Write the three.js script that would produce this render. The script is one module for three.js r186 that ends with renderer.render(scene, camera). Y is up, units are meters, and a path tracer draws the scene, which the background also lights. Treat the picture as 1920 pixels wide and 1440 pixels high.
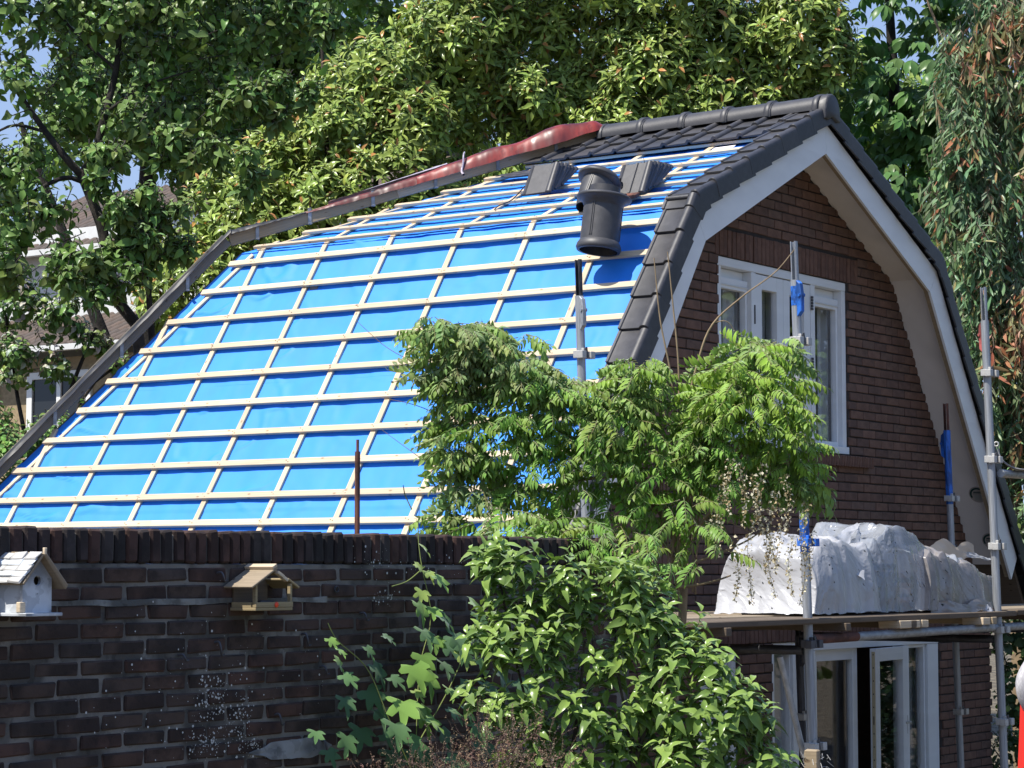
import * as THREE from 'three';
import { mergeGeometries, mergeVertices, toCreasedNormals } from 'three/addons/utils/BufferGeometryUtils.js';

// ---------------------------------------------------------------- camera, sky, sun, exposure
const scene = new THREE.Scene();
const camera = new THREE.PerspectiveCamera(18.629, 1024 / 768, 0.1, 2000);
camera.position.set(8.5765, 2.6828, 16.6262);
camera.lookAt(8.5765 - 57.194, 2.6828 + 7.9626, 16.6262 - 81.642);
const SUN = new THREE.Vector3(-0.2, 0.85, 0.487).normalize();
{ // clear late-spring sky: deep overhead, paler towards the horizon and round the sun
  const w = 512, h = 256, d = new Float32Array(w * h * 4), dir = new THREE.Vector3();
  for (let j = 0; j < h; j++) for (let i = 0; i < w; i++) {
    const el = ((j + 0.5) / h - 0.5) * Math.PI, az = ((i + 0.5) / w - 0.5) * 2 * Math.PI; dir.set(Math.cos(el) * Math.cos(az), Math.sin(el), Math.cos(el) * Math.sin(az));
    const t = Math.pow(1 - Math.max(0, dir.y), 2.6), c = Math.max(0, dir.dot(SUN)), g = 0.22 * Math.pow(c, 6) + 0.5 * Math.pow(c, 60), k = (j * w + i) * 4;
    d[k] = 0.125 + (0.34 - 0.125) * t + g; d[k + 1] = 0.225 + (0.44 - 0.225) * t + g * 0.97; d[k + 2] = 0.5 + (0.59 - 0.5) * t + g * 0.9; d[k + 3] = 1;
  }
  const t = new THREE.DataTexture(d, w, h, THREE.RGBAFormat, THREE.FloatType); t.mapping = THREE.EquirectangularReflectionMapping; t.magFilter = t.minFilter = THREE.LinearFilter; t.wrapS = THREE.RepeatWrapping; t.needsUpdate = true;
  scene.background = t; scene.environment = t;
}
const sun = new THREE.DirectionalLight(new THREE.Color(1, 0.95, 0.86), 4.6);
sun.position.copy(SUN).multiplyScalar(60);
sun.castShadow = true;
sun.shadow.camera.left = sun.shadow.camera.bottom = -25;
sun.shadow.camera.right = sun.shadow.camera.top = 25;
sun.shadow.camera.far = 160;
sun.shadow.mapSize.set(4096, 4096);
scene.add(sun);
const renderer = new THREE.WebGLRenderer({ antialias: true });
renderer.toneMapping = THREE.LinearToneMapping;
renderer.toneMappingExposure = 1.6;
renderer.shadowMap.enabled = true;

// ---------------------------------------------------------------- helpers
function rng(seed) {
  let a = seed >>> 0;
  return () => { a = (a + 0x6d2b79f5) | 0; let t = Math.imul(a ^ (a >>> 15), 1 | a); t = (t + Math.imul(t ^ (t >>> 7), 61 | t)) ^ t; return ((t ^ (t >>> 14)) >>> 0) / 4294967296; };
}
const FIX = rng(4);
const V = (x, y, z) => new THREE.Vector3(x, y, z);
const lerp = (a, b, t) => a + (b - a) * t, clamp = (x, a, b) => Math.max(a, Math.min(b, x));
const sstep = (a, b, x) => { const t = clamp((x - a) / (b - a), 0, 1); return t * t * (3 - 2 * t); };
function hash2(x, y, s) { let h = Math.imul(x, 374761393) + Math.imul(y, 668265263) + Math.imul(s, 2147483647); h = Math.imul(h ^ (h >>> 13), 1274126177); return ((h ^ (h >>> 16)) >>> 0) / 4294967296; }
// value noise that repeats every p cells
function vnoise(x, y, p, s) {
  const xi = Math.floor(x), yi = Math.floor(y), fx = x - xi, fy = y - yi, u = fx * fx * (3 - 2 * fx), v = fy * fy * (3 - 2 * fy);
  const m = (k) => ((k % p) + p) % p;
  return lerp(lerp(hash2(m(xi), m(yi), s), hash2(m(xi + 1), m(yi), s), u), lerp(hash2(m(xi), m(yi + 1), s), hash2(m(xi + 1), m(yi + 1), s), u), v);
}
function fbm(x, y, p, s, oct = 4) { let a = 0, w = 0.5, n = 0; for (let i = 0; i < oct; i++) { a += w * vnoise(x, y, p, s + i * 17); n += w; x *= 2; y *= 2; p *= 2; w *= 0.5; } return a / n; }
function noise3(x, y, z, s = 0) { return (fbm(x + z * 0.73, y + z * 0.41, 1024, s, 3) + fbm(y - x * 0.37, z + x * 0.59, 1024, s + 7, 3)) - 1; }
function makeTex(w, h, fn, repX = 1, repY = 1, srgb = true) {
  const d = new Uint8Array(w * h * 4);
  for (let j = 0; j < h; j++) for (let i = 0; i < w; i++) { const c = fn(i / w, j / h); const k = (j * w + i) * 4; d[k] = clamp(c[0], 0, 1) * 255; d[k + 1] = clamp(c[1], 0, 1) * 255; d[k + 2] = clamp(c[2], 0, 1) * 255; d[k + 3] = 255; }
  const t = new THREE.DataTexture(d, w, h);
  t.wrapS = t.wrapT = THREE.RepeatWrapping; t.magFilter = THREE.LinearFilter; t.minFilter = THREE.LinearMipmapLinearFilter; t.generateMipmaps = true;
  t.repeat.set(repX, repY); if (srgb) t.colorSpace = THREE.SRGBColorSpace; t.needsUpdate = true; return t;
}
const lin = (r, g, b) => new THREE.Color().setRGB(r, g, b);
function mat(o) { const p = o.clearcoat || o.transmission || o.sheen; const m = p ? new THREE.MeshPhysicalMaterial(o) : new THREE.MeshStandardMaterial(o); m.side = THREE.DoubleSide; return m; }
const used = {};
function numbered(n) { const k = used[n] = (used[n] || 0) + 1; return k === 1 ? n : n + '_' + String(k - 1).padStart(3, '0'); }
function shade(o) { o.traverse((c) => { if (c.isMesh) { c.castShadow = true; c.receiveShadow = true; } }); return o; }
function thing(name, label, category, pos = [0, 0, 0], turn = 0, group) {
  const o = new THREE.Group(); o.name = numbered(name); o.position.set(...pos); o.rotation.y = turn; o.userData = { label, category };
  if (group) o.userData.group = group; scene.add(o); return o;
}
function part(parent, name, geo, m, matrix) {
  const o = new THREE.Mesh(geo, m); o.name = name; if (matrix) o.applyMatrix4(matrix); o.castShadow = o.receiveShadow = true; parent.add(o); return o;
}
function sub(parent, name) { const g = new THREE.Group(); g.name = name; parent.add(g); return g; }
function stuff(o) { o.userData.kind = 'stuff'; return o; }
function structure(name, geo, m) { const o = part(scene, name, geo, m); o.userData.kind = 'structure'; return o; }
// texture coordinates in metres, by the way each face points in the piece's own frame
function metreUV(g, du = 0, dv = 0) {
  if (g.index) g = g.toNonIndexed();
  const p = g.attributes.position, n = p.count, uv = new Float32Array(n * 2), a = V(), b = V(), c = V();
  for (let i = 0; i < n; i += 3) {
    a.fromBufferAttribute(p, i); b.fromBufferAttribute(p, i + 1); c.fromBufferAttribute(p, i + 2);
    const e = b.clone().sub(a).cross(c.clone().sub(a)), ax = Math.abs(e.x), ay = Math.abs(e.y), az = Math.abs(e.z);
    [a, b, c].forEach((q, k) => {
      const u = ax > ay && ax > az ? q.z : q.x, v = ay >= ax && ay >= az ? q.z : q.y;
      uv[(i + k) * 2] = u + du; uv[(i + k) * 2 + 1] = v + dv;
    });
  }
  g.setAttribute('uv', new THREE.BufferAttribute(uv, 2)); return g;
}
// a box with chamfered edges: 44 triangles; jitter moves the corners a little
function cbox(w, h, d, c = 0.003, jit = 0, r = FIX, du = 0, dv = 0) {
  const pos = [], X = w / 2, Y = h / 2, Z = d / 2, J = {};
  const P = (sx, sy, sz, ax) => { // corner, inset on the two axes other than ax
    const k = '' + sx + sy + sz; if (jit && !J[k]) J[k] = [(r() - 0.5) * jit, (r() - 0.5) * jit, (r() - 0.5) * jit]; const j = J[k] || [0, 0, 0];
    return [sx * (X - (ax === 0 ? 0 : c)) + j[0], sy * (Y - (ax === 1 ? 0 : c)) + j[1], sz * (Z - (ax === 2 ? 0 : c)) + j[2]];
  };
  const tri = (a, b, q) => { // wound outwards
    const n = [(b[1] - a[1]) * (q[2] - a[2]) - (b[2] - a[2]) * (q[1] - a[1]), (b[2] - a[2]) * (q[0] - a[0]) - (b[0] - a[0]) * (q[2] - a[2]), (b[0] - a[0]) * (q[1] - a[1]) - (b[1] - a[1]) * (q[0] - a[0])];
    const o = n[0] * a[0] / X + n[1] * a[1] / Y + n[2] * a[2] / Z; if (n[0] * (a[0] + b[0] + q[0]) + n[1] * (a[1] + b[1] + q[1]) + n[2] * (a[2] + b[2] + q[2]) < 0) pos.push(...a, ...q, ...b); else pos.push(...a, ...b, ...q);
  };
  const quad = (a, b, q, e) => { tri(a, b, q); tri(a, q, e); };
  for (const s of [-1, 1]) {
    quad(P(s, -1, -1, 0), P(s, 1, -1, 0), P(s, 1, 1, 0), P(s, -1, 1, 0));
    quad(P(-1, s, -1, 1), P(1, s, -1, 1), P(1, s, 1, 1), P(-1, s, 1, 1));
    quad(P(-1, -1, s, 2), P(1, -1, s, 2), P(1, 1, s, 2), P(-1, 1, s, 2));
    for (const q of [-1, 1]) {
      quad(P(s, q, -1, 0), P(s, q, 1, 0), P(s, q, 1, 1), P(s, q, -1, 1));
      quad(P(s, -1, q, 0), P(s, 1, q, 0), P(s, 1, q, 2), P(s, -1, q, 2));
      quad(P(-1, s, q, 1), P(1, s, q, 1), P(1, s, q, 2), P(-1, s, q, 2));
      for (const e of [-1, 1]) tri(P(s, q, e, 0), P(s, q, e, 1), P(s, q, e, 2));
    }
  }
  const g = new THREE.BufferGeometry(); g.setAttribute('position', new THREE.Float32BufferAttribute(pos, 3)); g.computeVertexNormals();
  return metreUV(g, du, dv);
}
const T = (x, y, z, rx = 0, ry = 0, rz = 0, s = 1) => new THREE.Matrix4().compose(V(x, y, z), new THREE.Quaternion().setFromEuler(new THREE.Euler(rx, ry, rz)), typeof s === 'number' ? V(s, s, s) : V(...s));
const at = (g, m) => g.clone().applyMatrix4(m);
const box = (w, h, d, x, y, z, c = 0.003, rx = 0, ry = 0, rz = 0) => cbox(w, h, d, c).applyMatrix4(T(x, y, z, rx, ry, rz));
function merge(list) {
  list = list.map((g) => { g = g.index ? g.toNonIndexed() : g; if (!g.attributes.normal) g.computeVertexNormals(); if (!g.attributes.uv) g = metreUV(g); const q = new THREE.BufferGeometry(); for (const k of ['position', 'normal', 'uv']) q.setAttribute(k, g.attributes[k]); return q; });
  return mergeGeometries(list);
}
// a straight round bar from a to b
function bar(a, b, r0, r1 = r0, seg = 14) {
  const d = b.clone().sub(a), g = new THREE.CylinderGeometry(r1, r0, d.length(), seg, 1);
  const uv = g.attributes.uv; for (let i = 0; i < uv.count; i++) uv.setXY(i, uv.getX(i) * 2 * Math.PI * r0, uv.getY(i) * d.length());
  g.applyMatrix4(new THREE.Matrix4().compose(a.clone().add(b).multiplyScalar(0.5), new THREE.Quaternion().setFromUnitVectors(V(0, 1, 0), d.clone().normalize()), V(1, 1, 1)));
  return g;
}
// a tapered tube through points, radii along it
function limb(pts, r0, r1, seg = 7, per = 4) {
  const c = new THREE.CatmullRomCurve3(pts.map((p) => (p.isVector3 ? p : V(...p)))), n = Math.max(2, (pts.length - 1) * per), fr = c.computeFrenetFrames(n), pos = [], idx = [], uv = [], L = c.getLength();
  for (let i = 0; i <= n; i++) {
    const t = i / n, p = c.getPointAt(t), r = lerp(r0, r1, t);
    for (let k = 0; k <= seg; k++) { const a = k / seg * Math.PI * 2, q = p.clone().addScaledVector(fr.normals[i], Math.cos(a) * r).addScaledVector(fr.binormals[i], Math.sin(a) * r); pos.push(q.x, q.y, q.z); uv.push(k / seg * 2 * Math.PI * r0, t * L); }
  }
  for (let i = 0; i < n; i++) for (let k = 0; k < seg; k++) { const a = i * (seg + 1) + k, b = a + seg + 1; idx.push(a, a + 1, b, b, a + 1, b + 1); }
  const g = new THREE.BufferGeometry(); g.setAttribute('position', new THREE.Float32BufferAttribute(pos, 3)); g.setAttribute('uv', new THREE.Float32BufferAttribute(uv, 2)); g.setIndex(idx); g.computeVertexNormals(); return g;
}
// a flat polygon given in the y-z plane ([z, y] pairs) extruded along x
function plateX(pts, x0, x1, holes = []) {
  const s = new THREE.Shape(pts.map(([z, y]) => new THREE.Vector2(z, y)));
  for (const h of holes) s.holes.push(new THREE.Path(h.map(([z, y]) => new THREE.Vector2(z, y))));
  const g = new THREE.ExtrudeGeometry(s, { depth: Math.abs(x1 - x0), bevelEnabled: false });
  g.applyMatrix4(new THREE.Matrix4().makeBasis(V(0, 0, 1), V(0, 1, 0), V(-1, 0, 0))); // (z,y,depth) -> (-depth, y, z)
  g.translate(Math.max(x0, x1), 0, 0); g.deleteAttribute('uv'); return metreUV(g);
}
// a slab under a flat polygon of 3-D points
function slab(pts, n, th) {
  const pos = [], k = pts.length, lo = pts.map((p) => p.clone().addScaledVector(n, -th));
  const t = (a, b, c) => pos.push(a.x, a.y, a.z, b.x, b.y, b.z, c.x, c.y, c.z);
  for (let i = 1; i < k - 1; i++) { t(pts[0], pts[i], pts[i + 1]); t(lo[0], lo[i + 1], lo[i]); }
  for (let i = 0; i < k; i++) { const j = (i + 1) % k; t(pts[i], lo[i], pts[j]); t(pts[j], lo[i], lo[j]); }
  const g = new THREE.BufferGeometry(); g.setAttribute('position', new THREE.Float32BufferAttribute(pos, 3)); g.computeVertexNormals(); return metreUV(g);
}
// a profile ([u, v] pairs) extruded along +z by len, centred on u, v as given
function extrude(profile, len, bevel = 0, curve = 6) {
  const s = profile instanceof THREE.Shape ? profile : new THREE.Shape(profile.map(([u, v]) => new THREE.Vector2(u, v)));
  const g = new THREE.ExtrudeGeometry(s, { depth: len, bevelEnabled: bevel > 0, bevelSize: bevel, bevelThickness: bevel, bevelSegments: 1, curveSegments: curve });
  g.deleteAttribute('uv'); return metreUV(g);
}

// ---------------------------------------------------------------- materials
const R0 = rng(11);
const grainTex = makeTex(256, 256, (u, v) => { const a = fbm(u * 8, v * 8, 8, 3, 5), b = hash2(Math.floor(u * 256), Math.floor(v * 256), 5); const k = 0.72 + 0.26 * a + (b > 0.93 ? -0.18 : 0) + 0.05 * b; return [k, k * 0.985, k * 0.97]; }, 2.6, 2.6);
const grainBump = makeTex(256, 256, (u, v) => { const a = fbm(u * 16, v * 16, 16, 9, 4) * 0.7 + hash2(Math.floor(u * 256), Math.floor(v * 256), 8) * 0.3; return [a, a, a]; }, 2.6, 2.6, false);
const woodTex = makeTex(512, 128, (u, v) => {
  const w = fbm(u * 4, v * 4, 4, 21, 3), ring = 0.5 + 0.5 * Math.sin((v * 26 + w * 7) * 2.2), fine = fbm(u * 6, v * 64, 64, 31, 3);
  let k = 0.86 + 0.09 * ring * fine + 0.08 * (fine - 0.5) + 0.08 * (fbm(u * 3, v * 2, 2, 77, 3) - 0.5); let kn = 0;
  for (let i = 0; i < 6; i++) { const dx = (u - hash2(i, 1, 90)) * 4, dy = (v - hash2(i, 2, 90)), d = Math.sqrt(dx * dx + dy * dy * 1.6); kn = Math.max(kn, 1 - sstep(0.02, 0.06, d)); }
  k -= kn * 0.22; return [k, k * (0.985 - kn * 0.06), k * (0.95 - kn * 0.12)];
}, 0.75, 5);
const stainTex = makeTex(256, 256, (u, v) => { const a = fbm(u * 5, v * 5, 5, 41, 5), b = fbm(u * 22, v * 22, 22, 43, 3); const k = 0.62 + 0.38 * sstep(0.3, 0.62, a) * (0.8 + 0.2 * b) - 0.1 * (b > 0.66); return [k, k, k]; }, 1.3, 1.3);
const flatTex = makeTex(128, 128, (u, v) => { const k = 0.9 + 0.1 * fbm(u * 5, v * 5, 5, 63, 4); return [k, k, k * 0.99]; });
const M = {};
M.brick = [[.19, .107, .076], [.17, .098, .072], [.21, .12, .085], [.158, .095, .073], [.182, .114, .086], [.22, .126, .091]].map((c) => mat({ color: lin(...c), map: grainTex, bumpMap: grainBump, bumpScale: 0.0016, roughness: 0.92 }));
M.soldier = [[.185, .1, .07], [.165, .09, .065], [.2, .11, .078]].map((c) => mat({ color: lin(...c), map: grainTex, bumpMap: grainBump, bumpScale: 0.0016, roughness: 0.92 }));
M.joint = mat({ color: lin(.055, .045, .04), map: grainTex, bumpMap: grainBump, bumpScale: 0.003, roughness: 1 });
M.oldBrick = [[.078, .043, .031], [.07, .041, .031], [.086, .045, .033], [.064, .042, .033], [.07, .046, .035], [.08, .048, .036], [.066, .046, .038]].map((c) => mat({ color: lin(...c), map: stainTex, bumpMap: grainBump, bumpScale: 0.003, roughness: 0.95 }));
M.coping = [[.062, .033, .027], [.05, .034, .031], [.072, .036, .027], [.044, .035, .033]].map((c) => mat({ color: lin(...c), map: stainTex, bumpMap: grainBump, bumpScale: 0.003, roughness: 0.95 }));
M.mortar = mat({ color: lin(.2, .185, .16), map: stainTex, bumpMap: grainBump, bumpScale: 0.006, roughness: 1 });
M.pine = [[.73, .61, .45], [.69, .56, .41], [.75, .63, .48], [.64, .53, .4]].map((c) => mat({ color: lin(...c), map: woodTex, bumpMap: woodTex, bumpScale: 0.0006, roughness: 0.72 }));
M.oldWood = mat({ color: lin(.33, .27, .2), map: woodTex, bumpMap: woodTex, bumpScale: 0.002, roughness: 0.9 });
M.greyWood = mat({ color: lin(.25, .235, .215), map: woodTex, bumpMap: woodTex, bumpScale: 0.002, roughness: 0.92 });
M.darkWood = mat({ color: lin(.15, .115, .085), map: woodTex, bumpMap: woodTex, bumpScale: 0.002, roughness: 0.9 });
M.hipWood = mat({ color: lin(.42, .335, .23), map: woodTex, bumpMap: woodTex, bumpScale: 0.001, roughness: 0.85 });
M.tile = [[.062, .062, .068], [.054, .055, .061], [.07, .069, .074]].map((c) => mat({ color: lin(...c), map: grainTex, bumpMap: grainBump, bumpScale: 0.0008, roughness: 0.48 }));
M.plasticGrey = mat({ color: lin(.072, .073, .08), map: grainTex, roughness: 0.5 });
M.white = mat({ color: lin(.79, .8, .8), map: makeTex(128, 128, (u, v) => { const k = 0.93 + 0.07 * fbm(u * 4, v * 10, 4, 61, 3); return [k, k, k * 0.99]; }), roughness: 0.42 });
M.soffit = mat({ color: lin(.86, .81, .78), map: flatTex, roughness: 0.8 });
M.galv = mat({ color: lin(.47, .49, .5), map: makeTex(128, 128, (u, v) => { const k = 0.66 + 0.34 * fbm(u * 12, v * 12, 12, 71, 4); return [k, k, k * 1.01]; }, 3, 3), roughness: 0.5, metalness: 0.45 });
M.steelPale = mat({ color: lin(.62, .63, .62), map: grainTex, roughness: 0.5, metalness: 0.3 });
M.steelDark = mat({ color: lin(.09, .09, .1), map: stainTex, roughness: 0.55, metalness: 0.5 });
M.rust = mat({ color: lin(.16, .062, .04), map: stainTex, roughness: 0.85 });
M.bluePaint = mat({ color: lin(.02, .15, .6), map: stainTex, roughness: 0.5 });
M.redPaint = mat({ color: lin(.5, .13, .12), map: stainTex, roughness: 0.6 });
M.black = mat({ color: lin(.02, .02, .022), roughness: 0.6 });
M.pane = new THREE.MeshPhysicalMaterial({ color: 0xffffff, transmission: 1, thickness: 0, roughness: 0.02, ior: 1.5, side: THREE.DoubleSide });
M.inside = mat({ color: lin(.16, .155, .15), roughness: 1 });
M.curtain = mat({ color: lin(.5, .52, .52), roughness: 1 });
M.soil = mat({ color: lin(.2, .165, .11), map: stainTex, bumpMap: grainBump, bumpScale: 0.02, roughness: 1 });
M.bark = mat({ color: lin(.1, .075, .055), map: stainTex, bumpMap: grainBump, bumpScale: 0.01, roughness: 1 });
M.darkBark = mat({ color: lin(.05, .042, .035), map: stainTex, bumpMap: grainBump, bumpScale: 0.01, roughness: 1 });
M.twig = mat({ color: lin(.33, .25, .155), map: grainTex, roughness: 0.9 });
function leafMat(gloss = 0.5, through = 0.3, gr = 0.3) { return new THREE.MeshPhysicalMaterial({ color: 0xffffff, vertexColors: true, roughness: 0.92, clearcoat: gloss, clearcoatRoughness: gr, transmission: through, thickness: 0, ior: 1.4, side: THREE.DoubleSide }); }

// ---------------------------------------------------------------- ground
{
  const g = new THREE.PlaneGeometry(600, 600, 1, 1); g.rotateX(-Math.PI / 2); g.deleteAttribute('uv');
  structure('ground', metreUV(g), M.soil);
}

// ---------------------------------------------------------------- the house under re-roofing
// ridge along x at z = 0, gable towards +x; upper pitch 25.4 degrees, lower pitch 56.3 degrees, hipped at the far end
const AL = 0.9831, BE = 25.4 * Math.PI / 180, KY = 5.36, KZ = 2.065, RY = KY + KZ * Math.tan(BE);
const sA = Math.sin(AL), cA = Math.cos(AL), sB = Math.sin(BE), cB = Math.cos(BE);
const HIPX0 = -2.15, HIPX1 = -4.45, HIPK = 1.13, TL = 3.6;
const hipXup = (z) => lerp(HIPX0, HIPX1, z / KZ), hipXlow = (z) => HIPX1 - HIPK * (z - KZ);
// local frames of the two slopes towards +z: x along the ridge, y out of the slope, z down it; y = 0 is the top of the battens
const UP = new THREE.Matrix4().makeBasis(V(1, 0, 0), V(0, cB, sB), V(0, -sB, cB)).setPosition(0, RY, 0);
const LOW = new THREE.Matrix4().makeBasis(V(1, 0, 0), V(0, cA, sA), V(0, -sA, cA)).setPosition(0, KY, KZ);
// the far pair, turned round: local x runs the other way
const UPB = new THREE.Matrix4().makeBasis(V(-1, 0, 0), V(0, cB, -sB), V(0, -sB, -cB)).setPosition(0, RY, 0);
const LOWB = new THREE.Matrix4().makeBasis(V(-1, 0, 0), V(0, cA, -sA), V(0, -sA, -cA)).setPosition(0, KY, -KZ);
const inF = (F, x, y, z, m) => F.clone().multiply(T(x, y, z)).multiply(m || new THREE.Matrix4());
const UPL = KZ / cB;

const house = thing('house', 'brick house with blue roofing membrane under bare battens on a gambrel roof', 'house');
// --- gable wall
const GX = -0.404, COURSE = 0.077, BP = 0.235;
const WIN = { z0: -1.147, z1: 1.027, y0: 3.66, y1: 5.115 }, DOOR = { z0: -2.9, z1: 0.212, y0: 0.05, y1: 2.115 }, SIDE = { z0: 0.765, z1: 1.36, y0: 0.4, y1: 2.14 };
function gableZ(y) { // half width of the brickwork under the soffit
  const top = 6.19;
  if (y > top) return 0; const k = 5.22;
  if (y > k) return (top - y) / (top - k) * 2.03;
  return Math.min(4.02, 2.03 + (k - y) / 1.52);
}
{
  const gw = sub(house, 'gable_wall');
  const outline = [[-4.02, 0], [4.02, 0], [4.02, 2.22], [2.02, 5.21], [0, 6.17], [-2.02, 5.21], [-4.02, 2.22]].map(([z, y]) => [z * 0.996, y]);
  const hole = (o, m = 0) => [[o.z0 + m, o.y0], [o.z0 + m, o.y1], [o.z1 - m, o.y1], [o.z1 - m, o.y0]];
  part(gw, 'mortar_bed', plateX(outline, GX - 0.2, GX - 0.013, [hole(WIN), hole(DOOR), hole(SIDE)]), M.joint);
  const r = rng(5), bricks = [];
  const put = (z0, z1, y, h, kind) => { if (z1 - z0 > 0.03) bricks.push({ z: (z0 + z1) / 2, w: z1 - z0, y, h, kind, pr: (r() - 0.5) * 0.006, v: Math.floor(r() * 6) }); };
  const span = (a, b, y, off) => { // stretchers between z=a and z=b
    let k = Math.floor((a - off) / BP);
    for (let z = k * BP + off; z < b; z += BP) put(Math.max(a, z + 0.005), Math.min(b, z + BP - 0.005), y, COURSE - 0.011, 'b');
  };
  for (let i = 0; i < 81; i++) {
    const y = (i + 0.5) * COURSE - 0.04, zz = gableZ(y + 0.02); if (zz < 0.12) break;
    let cuts = [[-zz, zz]]; const off = (i % 2) * BP / 2 + (r() - 0.5) * 0.012;
    const cut = (a, b) => { cuts = cuts.flatMap(([p, q]) => (b <= p || a >= q ? [[p, q]] : [[p, a], [b, q]].filter(([s, t]) => t - s > 0.02))); };
    if (y > WIN.y0 && y < WIN.y1) cut(WIN.z0, WIN.z1);
    if (y > WIN.y1 && y < WIN.y1 + 0.215) cut(WIN.z0 - 0.2, WIN.z1 + 0.01);
    if (y > WIN.y0 - 0.09 && y < WIN.y0) cut(WIN.z0 - 0.34, WIN.z1 + 0.1);
    if (y > DOOR.y0 && y < DOOR.y1) cut(DOOR.z0, DOOR.z1);
    if (y > SIDE.y0 && y < SIDE.y1) cut(SIDE.z0, SIDE.z1);
    if (y > DOOR.y1 && y < DOOR.y1 + 0.2) cut(DOOR.z0 - 0.1, SIDE.z1 + 0.1);
    for (const [a, b] of cuts) span(a, b, y, off);
  }
  for (let z = WIN.z0 - 0.2; z < WIN.z1; z += 0.0675) put(z + 0.004, z + 0.0635, WIN.y1 + 0.108, 0.205, 's');
  for (let z = DOOR.z0 - 0.1; z < SIDE.z1 + 0.06; z += 0.0675) put(z + 0.004, z + 0.0635, DOOR.y1 + 0.1, 0.19, 's');
  const eye = camera.position;
  for (const b of bricks) b.d = (b.y > 2.62 && b.y < 6 && b.z < 1.15 && b.z > -3.3 && b.w > 0.05 ? 0 : 100) + Math.hypot(eye.x, eye.y - b.y, eye.z - b.z);
  bricks.sort((a, b) => a.d - b.d);
  const cache = {}, rest = []; let n = 0, ns = 0;
  for (const b of bricks) {
    const m = T(GX - 0.05 + b.pr, b.y, b.z), key = b.kind + b.w.toFixed(2) + b.h.toFixed(3) + b.v;
    const g = cache[key] || (cache[key] = cbox(0.1, b.h, b.w, 0.004, 0.005, r, b.v * 0.37, b.v * 0.21));
    if (b.kind === 'b' && n < 300) { part(gw, 'brick', g, M.brick[(b.v + Math.floor(b.z * 13 + 90)) % 6], m); n++; }
    else if (b.kind === 's') { part(gw, 'soldier_brick', g, M.soldier[b.v % 3], m); ns++; }
    else (rest[b.v] = rest[b.v] || []).push(at(g, m));
  }
  rest.forEach((list, k) => { stuff(part(gw, 'brickwork', merge(list), M.brick[k])); });
  // brick sill course under the upper window
  let k = 0;
  for (let z = WIN.z0 - 0.335; z < WIN.z1 + 0.08; z += 0.0465) part(gw, 'sill_brick', cache['sill' + k % 3] || (cache['sill' + k % 3] = cbox(0.16, 0.09, 0.041, 0.004, 0.004, r)), M.soldier[k++ % 3], T(GX - 0.02, WIN.y0 - 0.052, z, 0, 0, -0.12));
}
// --- the other walls, floors and partitions, closing the rooms
{
  const pl = (w, h, d, x, y, z, m, name) => part(house, name, box(w, h, d, x, y, z), m);
  pl(5.6, 2.2, 0.2, GX - 3.0, 1.1, 3.88, M.brick[1], 'side_wall');
  pl(5.6, 2.2, 0.2, GX - 3.0, 1.1, -3.88, M.brick[1], 'side_wall');
  pl(0.2, 2.45, 7.5, -6.2, 1.225, 0, M.brick[1], 'rear_wall');
  pl(5.4, 0.16, 7.0, GX - 3.0, 2.5, 0, M.inside, 'upper_floor');
  pl(5.4, 0.1, 7.1, GX - 3.0, 0.052, 0, M.inside, 'floor_slab');
  pl(0.08, 2.4, 4.6, -3.4, 3.79, 0, M.inside, 'partition');
  pl(0.08, 2.2, 7.0, -3.4, 1.22, 0, M.inside, 'partition');
}
// --- windows: frames in the opening, each sash with its own rails, pane and hinges
function sash(parent, x, z0, z1, y0, y1, st, name = 'sash', hinge) {
  const g = [], w = z1 - z0, h = y1 - y0, zc = (z0 + z1) / 2;
  g.push(box(0.055, h, st, x, (y0 + y1) / 2, z0 + st / 2), box(0.055, h, st, x, (y0 + y1) / 2, z1 - st / 2));
  g.push(box(0.054, st * 1.25, w - st * 2, x, y0 + st * 0.62, zc), box(0.054, st * 1.1, w - st * 2, x, y1 - st * 0.55, zc));
  const o = part(parent, name, merge(g), M.white);
  part(o, 'pane', box(0.006, h - st * 2.2, w - st * 1.9, x - 0.008, (y0 + y1) / 2, zc, 0.001), M.pane);
  return o;
}
function hinge(parent, x, y, z, n = 5) { const g = []; for (let k = 0; k < n; k++) g.push(box(0.012, 0.014, 0.03, x, y + (k - n / 2) * 0.024, z, 0.002), box(0.014, 0.004, 0.026, x, y + (k - n / 2) * 0.024 + 0.01, z, 0.001)); return part(parent, 'hinge', merge(g), M.steelDark); }
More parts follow.
